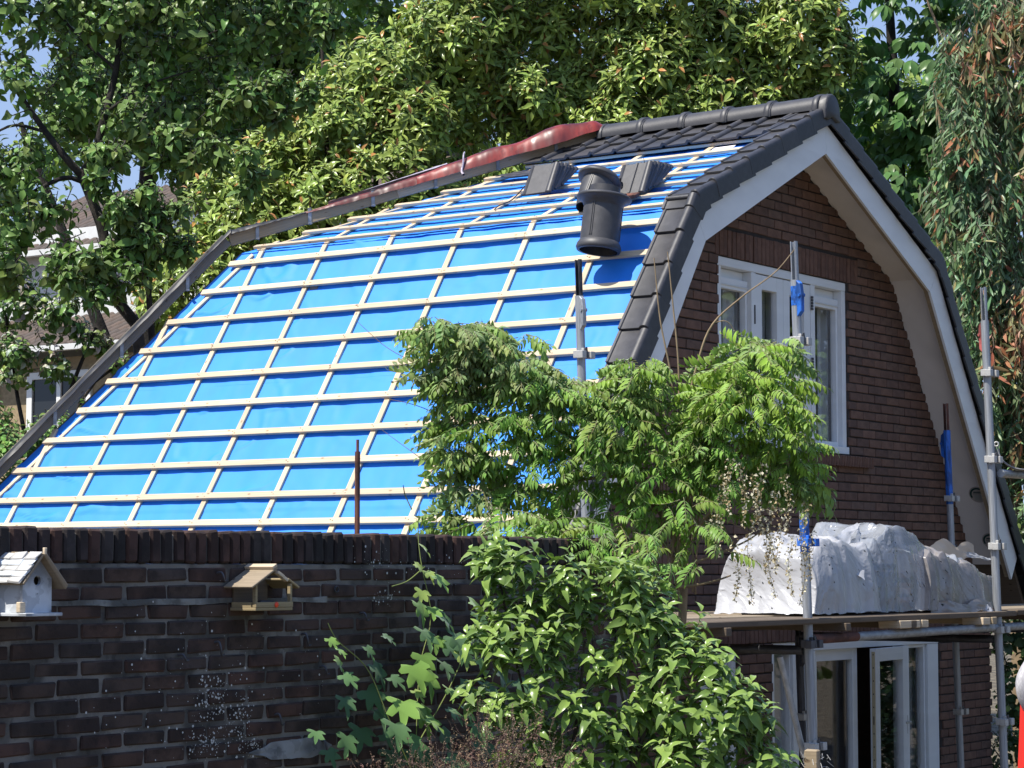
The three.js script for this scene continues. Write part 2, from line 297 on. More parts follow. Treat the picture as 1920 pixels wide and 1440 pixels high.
{
  const w = sub(house, 'window'), X = GX - 0.075, { z0, z1, y0, y1 } = WIN, f = 0.07;
  const fr = [box(0.11, f, z1 - z0 - 0.004, X, y1 - f / 2 - 0.002, (z0 + z1) / 2), box(0.13, 0.06, z1 - z0 - 0.004, X + 0.012, y0 + 0.031, (z0 + z1) / 2)];
  const W = z1 - z0;
  const zs = [z0, z0 + 0.27 * W, z0 + 0.73 * W, z1]; // three bays: side light, pair of casements, side light
  for (const z of [z0 + 0.037, zs[1], zs[2], z1 - 0.037]) fr.push(box(0.108, y1 - y0 - f - 0.066, 0.07, X - 0.001, (y0 + y1) / 2 - 0.005, z));
  part(w, 'window_frame', merge(fr), M.white);
  const a0 = y0 + 0.065, a1 = y1 - f - 0.006;
  for (const [p, q] of [[z0 + 0.075, zs[1] - 0.038], [zs[2] + 0.038, z1 - 0.075]]) {
    part(w, 'vent_rail', merge([box(0.06, 0.05, q - p, X - 0.01, a1 - 0.1, (p + q) / 2), box(0.03, 0.006, q - p, X + 0.012, a1 - 0.13, (p + q) / 2, 0.001)]), M.white);
    part(w, 'vent_panel', box(0.02, 0.08, q - p, X - 0.035, a1 - 0.04, (p + q) / 2, 0.001), M.white);
    sash(w, X - 0.012, p, q, a0, a1 - 0.127, 0.03, 'side_light');
  }
  const mid = (zs[1] + zs[2]) / 2;
  sash(w, X + 0.02, zs[1] + 0.038, mid - 0.003, a0 + 0.004, a1 - 0.004, 0.105);
  sash(w, X + 0.02, mid + 0.003, zs[2] - 0.038, a0 + 0.004, a1 - 0.004, 0.105);
  for (const y of [0.16, 0.5, 0.85]) hinge(w, X + 0.062, lerp(y0, y1, y), zs[1] + 0.03);
  for (const y of [0.3, 0.72]) part(w, 'seal_strip', box(0.008, 0.15, 0.012, X + 0.056, lerp(y0, y1, y), zs[2] - 0.012, 0.001), M.black);
  // curtains inside the room
  const cur = (zc, wd, yb, yt, x) => { const g = new THREE.PlaneGeometry(wd, yt - yb, 40, 1), p = g.attributes.position; for (let i = 0; i < p.count; i++) p.setZ(i, 0.025 * Math.sin(p.getX(i) * 70) + 0.012 * Math.sin(p.getX(i) * 31 + 1)); g.rotateY(Math.PI / 2); g.translate(x, (yb + yt) / 2, zc); g.computeVertexNormals(); part(house, 'curtain', g, M.curtain); };
  for (const [zc, wd] of [[z0 + 0.08, 0.3], [zs[1] + 0.32, 0.25], [z1 - 0.5, 0.3], [mid + 0.13, 0.22]]) cur(zc, wd, y0 - 0.02, y1 - 0.1, GX - 0.2);
  for (const [zc, wd] of [[-2.7, 0.35], [-0.1, 0.4]]) cur(zc, wd, 0.12, 2.05, GX - 0.24);
}
{ // garden doors on the ground floor: fixed lights, and one leaf standing ajar
  const d = sub(house, 'garden_door'), X = GX - 0.075, { z0, z1, y0, y1 } = DOOR, ym = (y0 + y1) / 2 - 0.04, hh = y1 - y0 - 0.08;
  const fr = [box(0.11, 0.075, z1 - z0 - 0.004, X, y1 - 0.04, (z0 + z1) / 2)];
  for (const [z, w] of [[z0 + 0.115, 0.22], [-2.24, 0.1], [-0.5, 0.08], [-0.2, 0.09], [z1 - 0.03, 0.05]]) fr.push(box(0.108, hh, w, X - 0.001, ym, z));
  part(d, 'door_frame', merge(fr), M.white);
  sash(d, X, z0 + 0.23, -2.29, y0 + 0.02, y1 - 0.08, 0.025, 'side_light');
  sash(d, X, -0.155, z1 - 0.055, y0 + 0.02, y1 - 0.08, 0.012, 'side_light');
  sash(d, X - 0.01, -1.36, -0.545, y0 + 0.02, y1 - 0.08, 0.085, 'door_leaf');
  hinge(d, X + 0.06, 1.9, -2.2, 4); hinge(d, X + 0.06, 1.6, -2.2, 4);
  part(d, 'door_handle', merge([box(0.012, 0.16, 0.035, X + 0.062, 1.35, -2.21, 0.004), box(0.03, 0.02, 0.1, X + 0.082, 1.37, -2.19, 0.004)]), M.steelPale);
  // the leaf standing ajar, hinged at z = -2.18 and swung out towards the garden
  const leaf = sub(house, 'open_door_leaf'); leaf.position.set(GX - 0.02, 0, -2.18); leaf.rotation.y = 0.13;
  sash(leaf, 0, 0, 0.82, y0 + 0.03, y1 - 0.085, 0.1, 'door_leaf');
  part(leaf, 'lock_strip', box(0.03, hh - 0.06, 0.004, 0.004, ym, 0.8215, 0.001), mat({ color: lin(.55, .47, .3), roughness: 0.4, metalness: 0.5 }));
  const holes = []; for (let k = 0; k < 14; k++) holes.push(box(0.008, k === 5 ? 0.07 : 0.012, 0.003, 0.004, 1.98 - k * 0.11, 0.8245, 0.001));
  stuff(part(leaf, 'screw_holes', merge(holes), M.black));
  const s = sub(house, 'side_window');
  part(s, 'window_frame', merge([box(0.1, 0.07, SIDE.z1 - SIDE.z0 - 0.004, X, SIDE.y1 - 0.036, (SIDE.z0 + SIDE.z1) / 2), box(0.1, SIDE.y1 - SIDE.y0 - 0.076, 0.06, X, (SIDE.y0 + SIDE.y1) / 2 - 0.036, SIDE.z0 + 0.032), box(0.1, SIDE.y1 - SIDE.y0 - 0.076, 0.06, X, (SIDE.y0 + SIDE.y1) / 2 - 0.036, SIDE.z1 - 0.032)]), M.white);
  part(s, 'infill_panel', box(0.03, SIDE.y1 - SIDE.y0 - 0.08, SIDE.z1 - SIDE.z0 - 0.13, X, (SIDE.y0 + SIDE.y1) / 2 - 0.04, (SIDE.z0 + SIDE.z1) / 2), M.white);
}
// --- barge boards, trim and soffits of the gable overhang
{
  const bt = [[0, 6.254], [2.0504, 5.2801]], bb = [[0, 6.0145], [1.917, 5.087]], end = 2.98;
  const low = ([z, y]) => [z + end * cA, y - end * sA];
  for (const s of [1, -1]) {
    const g = 0.0012;
    const q = (p) => [p[0] * s, p[1]];
    part(house, 'barge_board', plateX([q([g, bt[0][1]]), q([bt[1][0] - g, bt[1][1] + g]), q([bb[1][0] - g, bb[1][1] + g]), q([g, bb[0][1]])], -0.022, 0), M.white);
    part(house, 'barge_board', plateX([q([bt[1][0], bt[1][1] - g]), q(low(bt[1])), q(low(bb[1])), q([bb[1][0], bb[1][1] - g])], -0.022, 0), M.white);
    // timber edge behind the board
    const off = 0.02, bi = bb.map(([z, y], i) => [z + (i ? 0.012 : 0), y + off]);
    part(house, 'edge_timber', plateX([q([0, bi[0][1] + 0.05]), q([bi[1][0] + 0.02, bi[1][1] + 0.045]), q(bi[1]), q(bi[0])], -0.07, -0.0235), M.hipWood);
    part(house, 'edge_timber', plateX([q([bi[1][0] + 0.02, bi[1][1] + 0.043]), q(low([bi[1][0] + 0.045, bi[1][1] + 0.01])), q(low(bi[1])), q([bi[1][0], bi[1][1] - 0.001])], -0.07, -0.0235), M.hipWood);
    // soffit boards between wall and barge
    const n1 = V(0, cB, sB * s), n2 = V(0, cA, sA * s), d = 0.03, x0 = GX - 0.05, x1 = -0.023;
    const A = [0, 6.254 - 0.045], B = [2.0504 - 0.02, 5.2801 - 0.04], C = low(B);
    const P = (p, x) => V(x, p[1], p[0] * s);
    part(house, 'soffit_board', slab([P(A, x0), P(B, x0), P(B, x1), P(A, x1)], n1.clone().negate(), -d), M.soffit);
    part(house, 'soffit_board', slab([P(B, x0), P(C, x0), P(C, x1), P(B, x1)], n2.clone().negate(), -d), M.soffit);
    if (s < 0) { // printed factory stamps on the bare soffit board
      const cv = document.createElement('canvas'); cv.width = cv.height = 128; const c = cv.getContext('2d');
      c.clearRect(0, 0, 128, 128); c.fillStyle = 'rgb(176,168,160)'; c.fillRect(0, 0, 128, 128);
      c.strokeStyle = '#0b3b36'; c.lineWidth = 13; c.beginPath(); c.arc(64, 66, 50, Math.PI * 0.86, Math.PI * 2.16); c.stroke();
      c.fillStyle = '#1c3f3c'; c.font = 'bold 20px sans-serif'; c.textAlign = 'center'; c.fillRect(36, 40, 56, 9); c.fillRect(30, 55, 68, 5); c.fillStyle = '#7f8d8a'; for (let k = 0; k < 5; k++) c.fillRect(34, 68 + k * 9, 60, 4);
      const tx = new THREE.CanvasTexture(cv); tx.colorSpace = THREE.SRGBColorSpace;
      const sm = mat({ map: tx, roughness: 0.8 });
      for (const t of [2.22, 2.72]) {
        const c0 = P([B[0] + t * cA, B[1] - t * sA], -0.17), dn = V(0, -sA, -cA), nn = n2.clone().negate();
        const g = new THREE.CircleGeometry(0.085, 32);
        g.applyMatrix4(new THREE.Matrix4().makeBasis(V(1, 0, 0), dn.clone().negate(), V(1, 0, 0).cross(dn.clone().negate())).setPosition(c0.addScaledVector(nn, 0.033)));
        part(house, 'factory_stamp', g, sm);
      }
    }
  }
}
// --- roof: deck, membrane, counter battens, battens
const roof = sub(house, 'roof');
{
  const H = -0.064, TH = 0.04, xr = -0.045;
  const p = (F, x, z) => V(x, H, z).applyMatrix4(F);
  const zl = KZ + TL * cA;
  const nU = V(0, cB, sB), nL = V(0, cA, sA), nUb = V(0, cB, -sB), nLb = V(0, cA, -sA);
  const deck = [slab([p(UP, xr, 0), p(UP, HIPX0, 0), p(UP, HIPX1, UPL), p(UP, xr, UPL)], nU, TH), slab([p(LOW, xr, 0), p(LOW, HIPX1, 0), p(LOW, hipXlow(zl), TL), p(LOW, xr, TL)], nL, TH)];
  const q = (F, x, z) => V(-x, H, z).applyMatrix4(F);
  deck.push(slab([q(UPB, xr, 0), q(UPB, HIPX0, 0), q(UPB, HIPX1, UPL), q(UPB, xr, UPL)], nUb, TH), slab([q(LOWB, xr, 0), q(LOWB, HIPX1, 0), q(LOWB, hipXlow(zl), TL), q(LOWB, xr, TL)], nLb, TH));
  const e0 = p(UP, HIPX0, 0), e1 = p(UP, HIPX1, UPL), e2 = q(UPB, HIPX1, UPL), e3 = p(LOW, hipXlow(zl), TL), e4 = q(LOWB, hipXlow(zl), TL);
  deck.push(slab([e0, e1, e2], V(-0.45, 0.89, 0), TH), slab([e1, e3, e4, e2], V(-0.8, 0.6, 0), TH));
  part(roof, 'roof_deck', merge(deck), M.darkWood);
  // membrane: hangs a little between the battens, with soft waves and a few creases
  const foil = mat({ color: lin(.018, .255, .89), map: makeTex(256, 256, (u, v) => { const a = fbm(u * 6, v * 6, 6, 51, 4), w = ((Math.floor(u * 128) + Math.floor(v * 128)) & 1) * 0.02; const k = 0.9 + 0.1 * a + w; return [k, k, k]; }, 1, 1), bumpMap: makeTex(256, 256, (u, v) => { const a = fbm(u * 3, v * 5, 3, 53, 3), b = fbm(u * 9 + a * 3, v * 9, 9, 57, 3), k = 0.75 * a + 0.25 * b; return [k, k, k]; }, 0.7, 0.7, false), bumpScale: 0.006, roughness: 0.62 });
  const sheet = (F, x0f, len, name, seed, x1 = xr - 0.002) => {
    const nx = 260, nz = Math.round(len * 60), pos = [], uv = [], idx = [];
    for (let j = 0; j <= nz; j++) for (let i = 0; i <= nx; i++) {
      const z = len * j / nz, x = lerp(x0f(z), x1, i / nx);
      const cell = Math.abs(Math.sin((x + 0.7609) / 0.6808 * Math.PI)); // 0 at the counter battens
      let h = -0.047 + cell * (0.007 * noise3(x * 4.5, z * 1.5, seed, 3) * 2 - 0.002) + 0.0015 * noise3(x * 9, z * 4, seed + 3, 5);
      const cr = Math.abs(noise3(x * 1.6 + 3, z * 2.1, seed + 9, 8)); h += cell * (0.012 * sstep(-2.6, -3.8, x) + 0.0035) * Math.max(0, 1 - cr / 0.045);
      const lap = (z + (F === UP ? 0.35 : 0)) % 1.32; h += 0.004 * (1 - sstep(0, 0.012, lap)) * 0 + 0.004 * sstep(1.05, 1.315, lap); // each width laps over the one below it
      if (F === UP) h += cell * 0.012 * Math.max(0, noise3(x * 5, z * 1, 4, 6)) * sstep(1.0, 0.4, z);
      pos.push(x, Math.max(-0.058, h), z); uv.push(x, z);
    }
    for (let j = 0; j < nz; j++) for (let i = 0; i < nx; i++) { const a = j * (nx + 1) + i, b = a + nx + 1; idx.push(a, b, a + 1, b, b + 1, a + 1); }
    const g = new THREE.BufferGeometry(); g.setAttribute('position', new THREE.Float32BufferAttribute(pos, 3)); g.setAttribute('uv', new THREE.Float32BufferAttribute(uv, 2)); g.setIndex(idx); g.computeVertexNormals();
    part(roof, name, g, foil, F);
  };
  sheet(UP, (z) => hipXup(z * cB) + 0.05, UPL, 'membrane', 1);
  sheet(LOW, (z) => hipXlow(KZ + z * cA) + 0.05, TL - 0.01, 'membrane', 2);

  const r = rng(31), BW = 0.053, BH = 0.025, CH = 0.02;
  const strip = (name, F, x, y, z, len, w, h, turn, k) => part(roof, name, cbox(len, h, w, 0.0025, 0.002, r, r() * 3, Math.floor(r() * 4) * 0.05), M.pine[k % 4], inF(F, x, y, z, new THREE.Matrix4().makeRotationY(turn)));
  // counter battens, straight down the slope
  for (let j = -1; j < 9; j++) {
    const x = -0.7609 - j * 0.6808; if (x > -0.06) continue;
    const zu0 = x < HIPX0 ? (x - HIPX0) / (HIPX1 - HIPX0) * KZ / cB + 0.06 : 0.03;
    if (x > HIPX1 + 0.1) strip('counter_batten', UP, x, -BH - CH / 2, (zu0 + UPL - 0.01) / 2, UPL - 0.01 - zu0, 0.049, CH, Math.PI / 2, j + 5);
    const zl0 = x < HIPX1 ? ((HIPX1 - x) / HIPK) / cA + 0.08 : 0.02;
    if (zl0 < TL - 0.2) strip('counter_batten', LOW, x, -BH - CH / 2, (zl0 + TL) / 2, TL - zl0, 0.049, CH, Math.PI / 2, j + 7);
  }
  { // counter battens along the hip
    const a = V(HIPX1 + 0.2, 0, 0.05), b = V(hipXlow(zl) + 0.2, 0, TL), d = b.clone().sub(a);
    strip('counter_batten', LOW, (a.x + b.x) / 2, -BH - CH / 2 - 0.0007, (a.z + b.z) / 2, d.length(), 0.036, CH, -Math.atan2(d.z, d.x), 2);
    const a2 = V(HIPX0 + 0.02, 0, 0.25), b2 = V(HIPX1 + 0.22, 0, UPL - 0.02), d2 = b2.clone().sub(a2);
    strip('counter_batten', UP, (a2.x + b2.x) / 2, -BH - CH / 2 - 0.0007, (a2.z + b2.z) / 2, d2.length(), 0.036, CH, -Math.atan2(d2.z, d2.x), 3);
  }
  // battens along the roof, in two lengths butted over a counter batten
  const row = (F, z, x0, x1, k) => {
    const cutAt = -0.7609 - (1 + (k * 3) % 5) * 0.6808, lift = 0;
    const spans = cutAt - x0 > 0.6 && x1 - cutAt > 0.6 ? [[x0, cutAt - 0.001], [cutAt + 0.001, x1]] : [[x0, x1]];
    spans.forEach(([a, b], i) => strip('batten', F, (a + b) / 2, -BH / 2 + lift + (r() - 0.5) * 0.0016, z + (r() - 0.5) * 0.004, b - a, BW, BH, (r() - 0.5) * 0.001, k + i * 2 + Math.floor(r() * 2)));
  };
  const nails = [], nail = new THREE.CylinderGeometry(0.0042, 0.0042, 0.0025, 6);
  const nailRow = (F, z, x0) => { for (let j = 0; j < 9; j++) { const x = -0.7609 - j * 0.6808; if (x < x0 + 0.05) break; for (const q of [-0.011, 0.012]) nails.push(at(nail, inF(F, x + q + (r() - 0.5) * 0.01, 0.0006, z + q * 0.6 + (r() - 0.5) * 0.008))); } };
  const upRows = [0.537, 0.817, 1.096, 1.376, 1.655, 1.935, 2.235];
  upRows.forEach((z, i) => { row(UP, z, hipXup(z * cB) + 0.1 + r() * 0.06, -0.16, i + 1); nailRow(UP, z, hipXup(z * cB) + 0.1); });
  row(UP, 0.26, hipXup(0.24) + 0.1, -0.16, 3); row(UP, 0.05, hipXup(0.05) + 0.1, -0.16, 5);
  for (let i = 0; i < 13; i++) { const z = 0.152 + 0.2974 * i - (i > 8 ? 0.048 : 0); if (z < TL - 0.03) { row(LOW, z, hipXlow(KZ + z * cA) + 0.09 + r() * 0.05, -0.15, i); nailRow(LOW, z, hipXlow(KZ + z * cA) + 0.1); } }
  stuff(part(roof, 'nails', merge(nails), M.rust));
}
// --- tiles
const tileM = (k) => M.tile[k % 3];
// verge tile: flat pan, rounded shoulder, skirt down over the barge board (skirt towards +x)
function vergeShape(w = 0.2, drop = 0.108) {
  const s = new THREE.Shape(), t = 0.014, rr = 0.034;
  s.moveTo(-w, 0); s.lineTo(-w, t + 0.01); s.lineTo(-w + 0.016, t + 0.01); s.lineTo(-w + 0.022, t); s.lineTo(-0.035, t);
  s.bezierCurveTo(-0.02, t + 0.002, -0.016, t + 0.024, 0.01, t + 0.024); s.bezierCurveTo(0.034, t + 0.024, 0.044, t + 0.01, 0.045, t - 0.012);
  s.lineTo(0.049, -drop); s.lineTo(0.036, -drop); s.lineTo(0.031, -0.004); s.lineTo(0.006, 0.002); s.closePath(); return s;
}
const vergeLen = 0.322, vergeGeo = toCreasedNormals(extrude(vergeShape(), vergeLen, 0.002, 8), 0.6);
const kneeGeo = toCreasedNormals(extrude(vergeShape(0.215, 0.135), 0.115, 0.003, 8), 0.6);
const mirrorX = new THREE.Matrix4().makeScale(-1, 1, 1);
function mirrored(g) { // turned over, with its faces wound the right way again
  g = at(g, mirrorX); for (const k of ['position', 'normal', 'uv']) { const a = g.attributes[k], n = a.itemSize; for (let i = 0; i < a.count; i += 3) for (let c = 0; c < n; c++) { const p = (i + 1) * n + c, q = (i + 2) * n + c, t = a.array[p]; a.array[p] = a.array[q]; a.array[q] = t; } } return g;
}
const vergeGeoB = mirrored(vergeGeo), kneeGeoB = mirrored(kneeGeo);
{
  const r = rng(77);
  const put = (F, z, k, B) => part(roof, 'verge_tile', B ? vergeGeoB : vergeGeo, tileM(k), inF(F, (r() - 0.5) * 0.004, 0.026, z, T(0, 0, 0, -0.07 + (r() - 0.5) * 0.012, (r() - 0.5) * 0.01, 0)));
  for (const [FU, FL, B] of [[UP, LOW, 0], [UPB, LOWB, 1]]) {
    for (let k = 0; k < 8; k++) put(FU, 0.02 + k * 0.277, k + B, B);
    for (let k = 0; k < 12; k++) put(FL, 0.03 + k * 0.2974 - 0.02, k * 2 + B, B);
    // knee tile folded over the change of pitch
    const kg = B ? kneeGeoB : kneeGeo;
    const knee = part(roof, 'knee_tile', kg, tileM(1), inF(FL, 0, 0.044, -0.012));
    part(roof, 'knee_tile', kg, tileM(1), inF(FU, 0, 0.044, UPL - 0.118));
    const band = at(new THREE.CylinderGeometry(0.02, 0.02, 0.19, 12), T(0, 0, 0, 0, 0, Math.PI / 2)); part(knee, 'knee_band', band, tileM(1), T(B ? 0.11 : -0.11, 0.018, 0.02));
  }
  // field tiles: two courses under the ridge
  const s = new THREE.Shape(); const W = 0.235;
  s.moveTo(-W / 2, 0); s.lineTo(-W / 2, 0.012); s.lineTo(-W / 2 + 0.02, 0.013); s.lineTo(W / 2 - 0.062, 0.014); s.bezierCurveTo(W / 2 - 0.05, 0.016, W / 2 - 0.046, 0.042, W / 2 - 0.022, 0.042); s.bezierCurveTo(W / 2 + 0.002, 0.042, W / 2 + 0.004, 0.02, W / 2 + 0.006, 0.004);
  s.lineTo(W / 2 - 0.006, 0.002); s.bezierCurveTo(W / 2 - 0.012, 0.024, W / 2 - 0.034, 0.026, W / 2 - 0.046, 0.0); s.closePath();
  const g = toCreasedNormals(extrude(s, 0.335, 0.002, 6), 0.6);
  for (const [z, y] of [[0.245, 0.004], [-0.03, 0.012]]) for (let k = 0; k < 12; k++) {
    const x = -0.345 - k * W; if (x < hipXup((z + 0.33) * cB) + 0.22) break;
    part(roof, 'roof_tile', g, tileM(Math.floor(r() * 3)), inF(UP, x + (r() - 0.5) * 0.004, y, z, T(0, 0, 0, -0.05, (r() - 0.5) * 0.012, 0)));
  }
  // far slope, laid: one covering, out of sight behind the ridge
  part(roof, 'rear_tiling', merge([slab([V(0.1, 0.02, 0), V(2.1, 0.02, 0), V(4.4, 0.02, UPL), V(0.1, 0.02, UPL)].map((p) => p.applyMatrix4(UPB)), V(0, cB, -sB), 0.05), slab([V(0.1, 0.02, 0), V(4.4, 0.02, 0), V(6.5, 0.02, TL), V(0.1, 0.02, TL)].map((p) => p.applyMatrix4(LOWB)), V(0, cA, -sA), 0.05)]), M.tile[0]);
  // ridge tiles with raised collars and the closed end piece
  const rs = (R, w) => { const q = new THREE.Shape(); const n = 14, a0 = -0.12; for (let i = 0; i <= n; i++) { const a = lerp(a0, Math.PI - a0, i / n); q[i ? 'lineTo' : 'moveTo'](R * Math.cos(a) * 1.12, R * Math.sin(a) - 0.035); } for (let i = n; i >= 0; i--) { const a = lerp(a0, Math.PI - a0, i / n); q.lineTo((R - w) * Math.cos(a) * 1.12, (R - w) * Math.sin(a) - 0.035); } q.closePath(); return q; };
  const seg = toCreasedNormals(extrude(rs(0.112, 0.014), 0.395, 0.002), 0.7), col = toCreasedNormals(extrude(rs(0.122, 0.02), 0.042, 0.006), 0.9), turn = new THREE.Matrix4().makeRotationY(-Math.PI / 2);
  for (let k = 0; k < 5; k++) {
    const o = part(roof, 'ridge_tile', seg, tileM(k), T(-0.06 - k * 0.4059, RY + 0.062, 0, 0, 0, 0.012).multiply(turn));
    part(o, 'collar', col, tileM(k), T(0, 0, k ? -0.02 : -0.05)); part(o, 'collar', col, tileM(k), T(0, -0.004, 0.375, 0, 0, 0, [0.97, 0.97, 1]));
  }
  // end hood over the apex
  const hood = new THREE.Shape(); hood.moveTo(-0.14, -0.14); hood.bezierCurveTo(-0.145, -0.02, -0.1, 0.086, 0, 0.086); hood.bezierCurveTo(0.1, 0.086, 0.145, -0.02, 0.14, -0.14); hood.lineTo(0.09, -0.15); hood.lineTo(0, -0.11); hood.lineTo(-0.09, -0.15); hood.closePath();
  part(roof, 'ridge_end_cap', toCreasedNormals(extrude(hood, 0.13, 0.012, 10), 0.8), tileM(0), T(0.055, RY + 0.066, 0, 0, 0, 0, [1, 0.86, 0.86]).multiply(turn));
}
// --- hip: upright board on brackets, with the bare roll of ridge underlay on it
{
  const a = V(HIPX0 - 0.02, RY + 0.03, 0), b = V(HIPX1 - 0.03, KY + 0.05, KZ + 0.02), c = V(hipXlow(KZ + TL * cA) + 0.04, KY - TL * sA - 0.08, KZ + TL * cA + 0.02);
  const board = (p, q, w, h, lift, m, name) => { const d = q.clone().sub(p), L = d.length(), x = d.clone().normalize(), side = V(0, 1, 0).cross(x).normalize(), up = x.clone().cross(side); return part(roof, name, cbox(L, h, w, 0.003, 0, FIX, 0.3, 0), m, new THREE.Matrix4().makeBasis(x, up, side).setPosition(p.clone().add(q).multiplyScalar(0.5).addScaledVector(up, lift))); };
  const u1 = a.clone().lerp(b, 0.55);
  board(a, u1, 0.05, 0.105, 0.03, M.pine[3], 'hip_board'); board(u1, b, 0.05, 0.105, 0.03, M.hipWood, 'hip_board'); board(b, c, 0.05, 0.105, 0.045, M.greyWood, 'hip_board');
  const brk = (p, q, t) => { const o = p.clone().lerp(q, t); part(roof, 'hip_bracket', merge([box(0.03, 0.13, 0.004, 0.0, 0.0, 0.03, 0.001), box(0.03, 0.004, 0.07, 0, -0.062, 0.06, 0.001), box(0.03, 0.004, 0.06, 0, 0.075, 0, 0.001)]), M.galv, T(o.x, o.y + 0.03, o.z, 0, 0.84, 0)); };
  for (const t of [0.12, 0.28, 0.45, 0.62, 0.79, 0.93]) brk(a, b, t);
  for (const t of [0.12, 0.3, 0.48, 0.66]) brk(b, c, t);
  // swept strips of underlay: [arc position, crest height, half width, sag of the near edge]
  const swept = (p, q, keys, name, m, n = 90, wob = 0.006, seed = 1) => {
    const d = q.clone().sub(p), x = d.clone().normalize(), side = V(0, 1, 0).cross(x).normalize().negate(), K = 13, pos = [], uv = [], idx = [];
    if (side.z < 0) side.negate();
    const val = (t, k) => { let i = 0; while (i < keys.length - 2 && keys[i + 1][0] < t) i++; return lerp(keys[i][k], keys[i + 1][k], sstep(keys[i][0], keys[i + 1][0], t)); };
    for (let i = 0; i <= n; i++) {
      const t = i / n, o = p.clone().addScaledVector(d, t), hh = val(t, 1), w = val(t, 2), sg = val(t, 3);
      for (let k = 0; k <= K; k++) {
        const u = k / K * 2 - 1, wv = wob * noise3(t * 16, u * 2, seed, 2) + wob * 0.5 * noise3(t * 40, u * 3, seed, 4);
        const y = hh * (1 - Math.pow(Math.abs(u), 2.4)) - sg * Math.pow(Math.max(0, u), 3) - 0.03 * Math.pow(Math.max(0, -u), 2) + wv, z = u * w + wv;
        const v = o.clone().addScaledVector(side, z); v.y += y; pos.push(v.x, v.y, v.z); uv.push(t * d.length(), u * w);
      }
    }
    for (let i = 0; i < n; i++) for (let k = 0; k < K; k++) { const e = i * (K + 1) + k, f = e + K + 1; idx.push(e, f, e + 1, f, f + 1, e + 1); }
    const g = new THREE.BufferGeometry(); g.setAttribute('position', new THREE.Float32BufferAttribute(pos, 3)); g.setAttribute('uv', new THREE.Float32BufferAttribute(uv, 2)); g.setIndex(idx); g.computeVertexNormals(); return part(roof, name, g, m);
  };
  const red = mat({ color: lin(.27, .034, .02), map: stainTex, roughness: 0.32, clearcoat: 0.25, clearcoatRoughness: 0.25 });
  const shadedRed = mat({ color: lin(.15, .022, .016), map: stainTex, roughness: 0.4 });  // same red roll: shade of its underside put into a darker colour
  const dark = mat({ color: lin(.035, .034, .036), map: stainTex, roughness: 0.42 });
  const film = mat({ color: lin(.5, .46, .56), map: grainTex, roughness: 0.35 });
  const up = (o) => o.clone().add(V(0, 0.09, 0));
  swept(up(a).add(V(0.12, 0.01, 0)), up(a.clone().lerp(b, 0.5)), [[0, -0.01, 0.05, 0.02], [0.1, 0.08, 0.1, 0.03], [0.28, 0.125, 0.12, 0.05], [0.5, 0.075, 0.1, 0.04], [0.62, 0.09, 0.1, 0.05], [0.8, 0.06, 0.09, 0.05], [1, 0.03, 0.07, 0.05]], 'underlay_roll', red, 120, 0.006, 2);
  swept(up(a.clone().lerp(b, 0.5)), up(a.clone().lerp(b, 0.82)), [[0, 0.03, 0.07, 0.05], [0.5, 0.012, 0.05, 0.04], [1, -0.01, 0.04, 0.02]], 'underlay_roll', shadedRed, 70, 0.006, 3);
  swept(up(a.clone().lerp(b, 0.8)), up(b).add(V(0, 0.01, 0)), [[0, -0.005, 0.05, 0.02], [1, 0.01, 0.07, 0.03]], 'underlay_strip', dark, 40, 0.006, 4);
  swept(up(b).add(V(0, 0.022, 0)), up(c), [[0, 0.01, 0.07, 0.03], [0.3, 0.02, 0.08, 0.03], [1, 0.03, 0.09, 0.04]], 'underlay_strip', dark, 110, 0.016, 5);
  // clear backing film peeled half off the crest
  swept(up(a.clone().lerp(b, 0.42)).add(V(-0.03, 0.075, -0.05)), up(a.clone().lerp(b, 0.74)).add(V(-0.02, 0.032, -0.03)), [[0, 0.005, 0.045, 0.01], [1, 0, 0.02, 0.0]], 'backing_film', film, 50, 0.004, 6);
  { const o = a.clone().lerp(b, 0.36), e = (x, y, z) => o.clone().add(V(x, y, z)); part(roof, 'film_tail', limb([e(-0.02, 0.2, 0.02), e(0.02, 0.16, 0.09), e(0.03, 0.08, 0.11), e(0.03, 0.02, 0.13), e(0.1, -0.03, 0.2)], 0.007, 0.012, 5), film); }
}

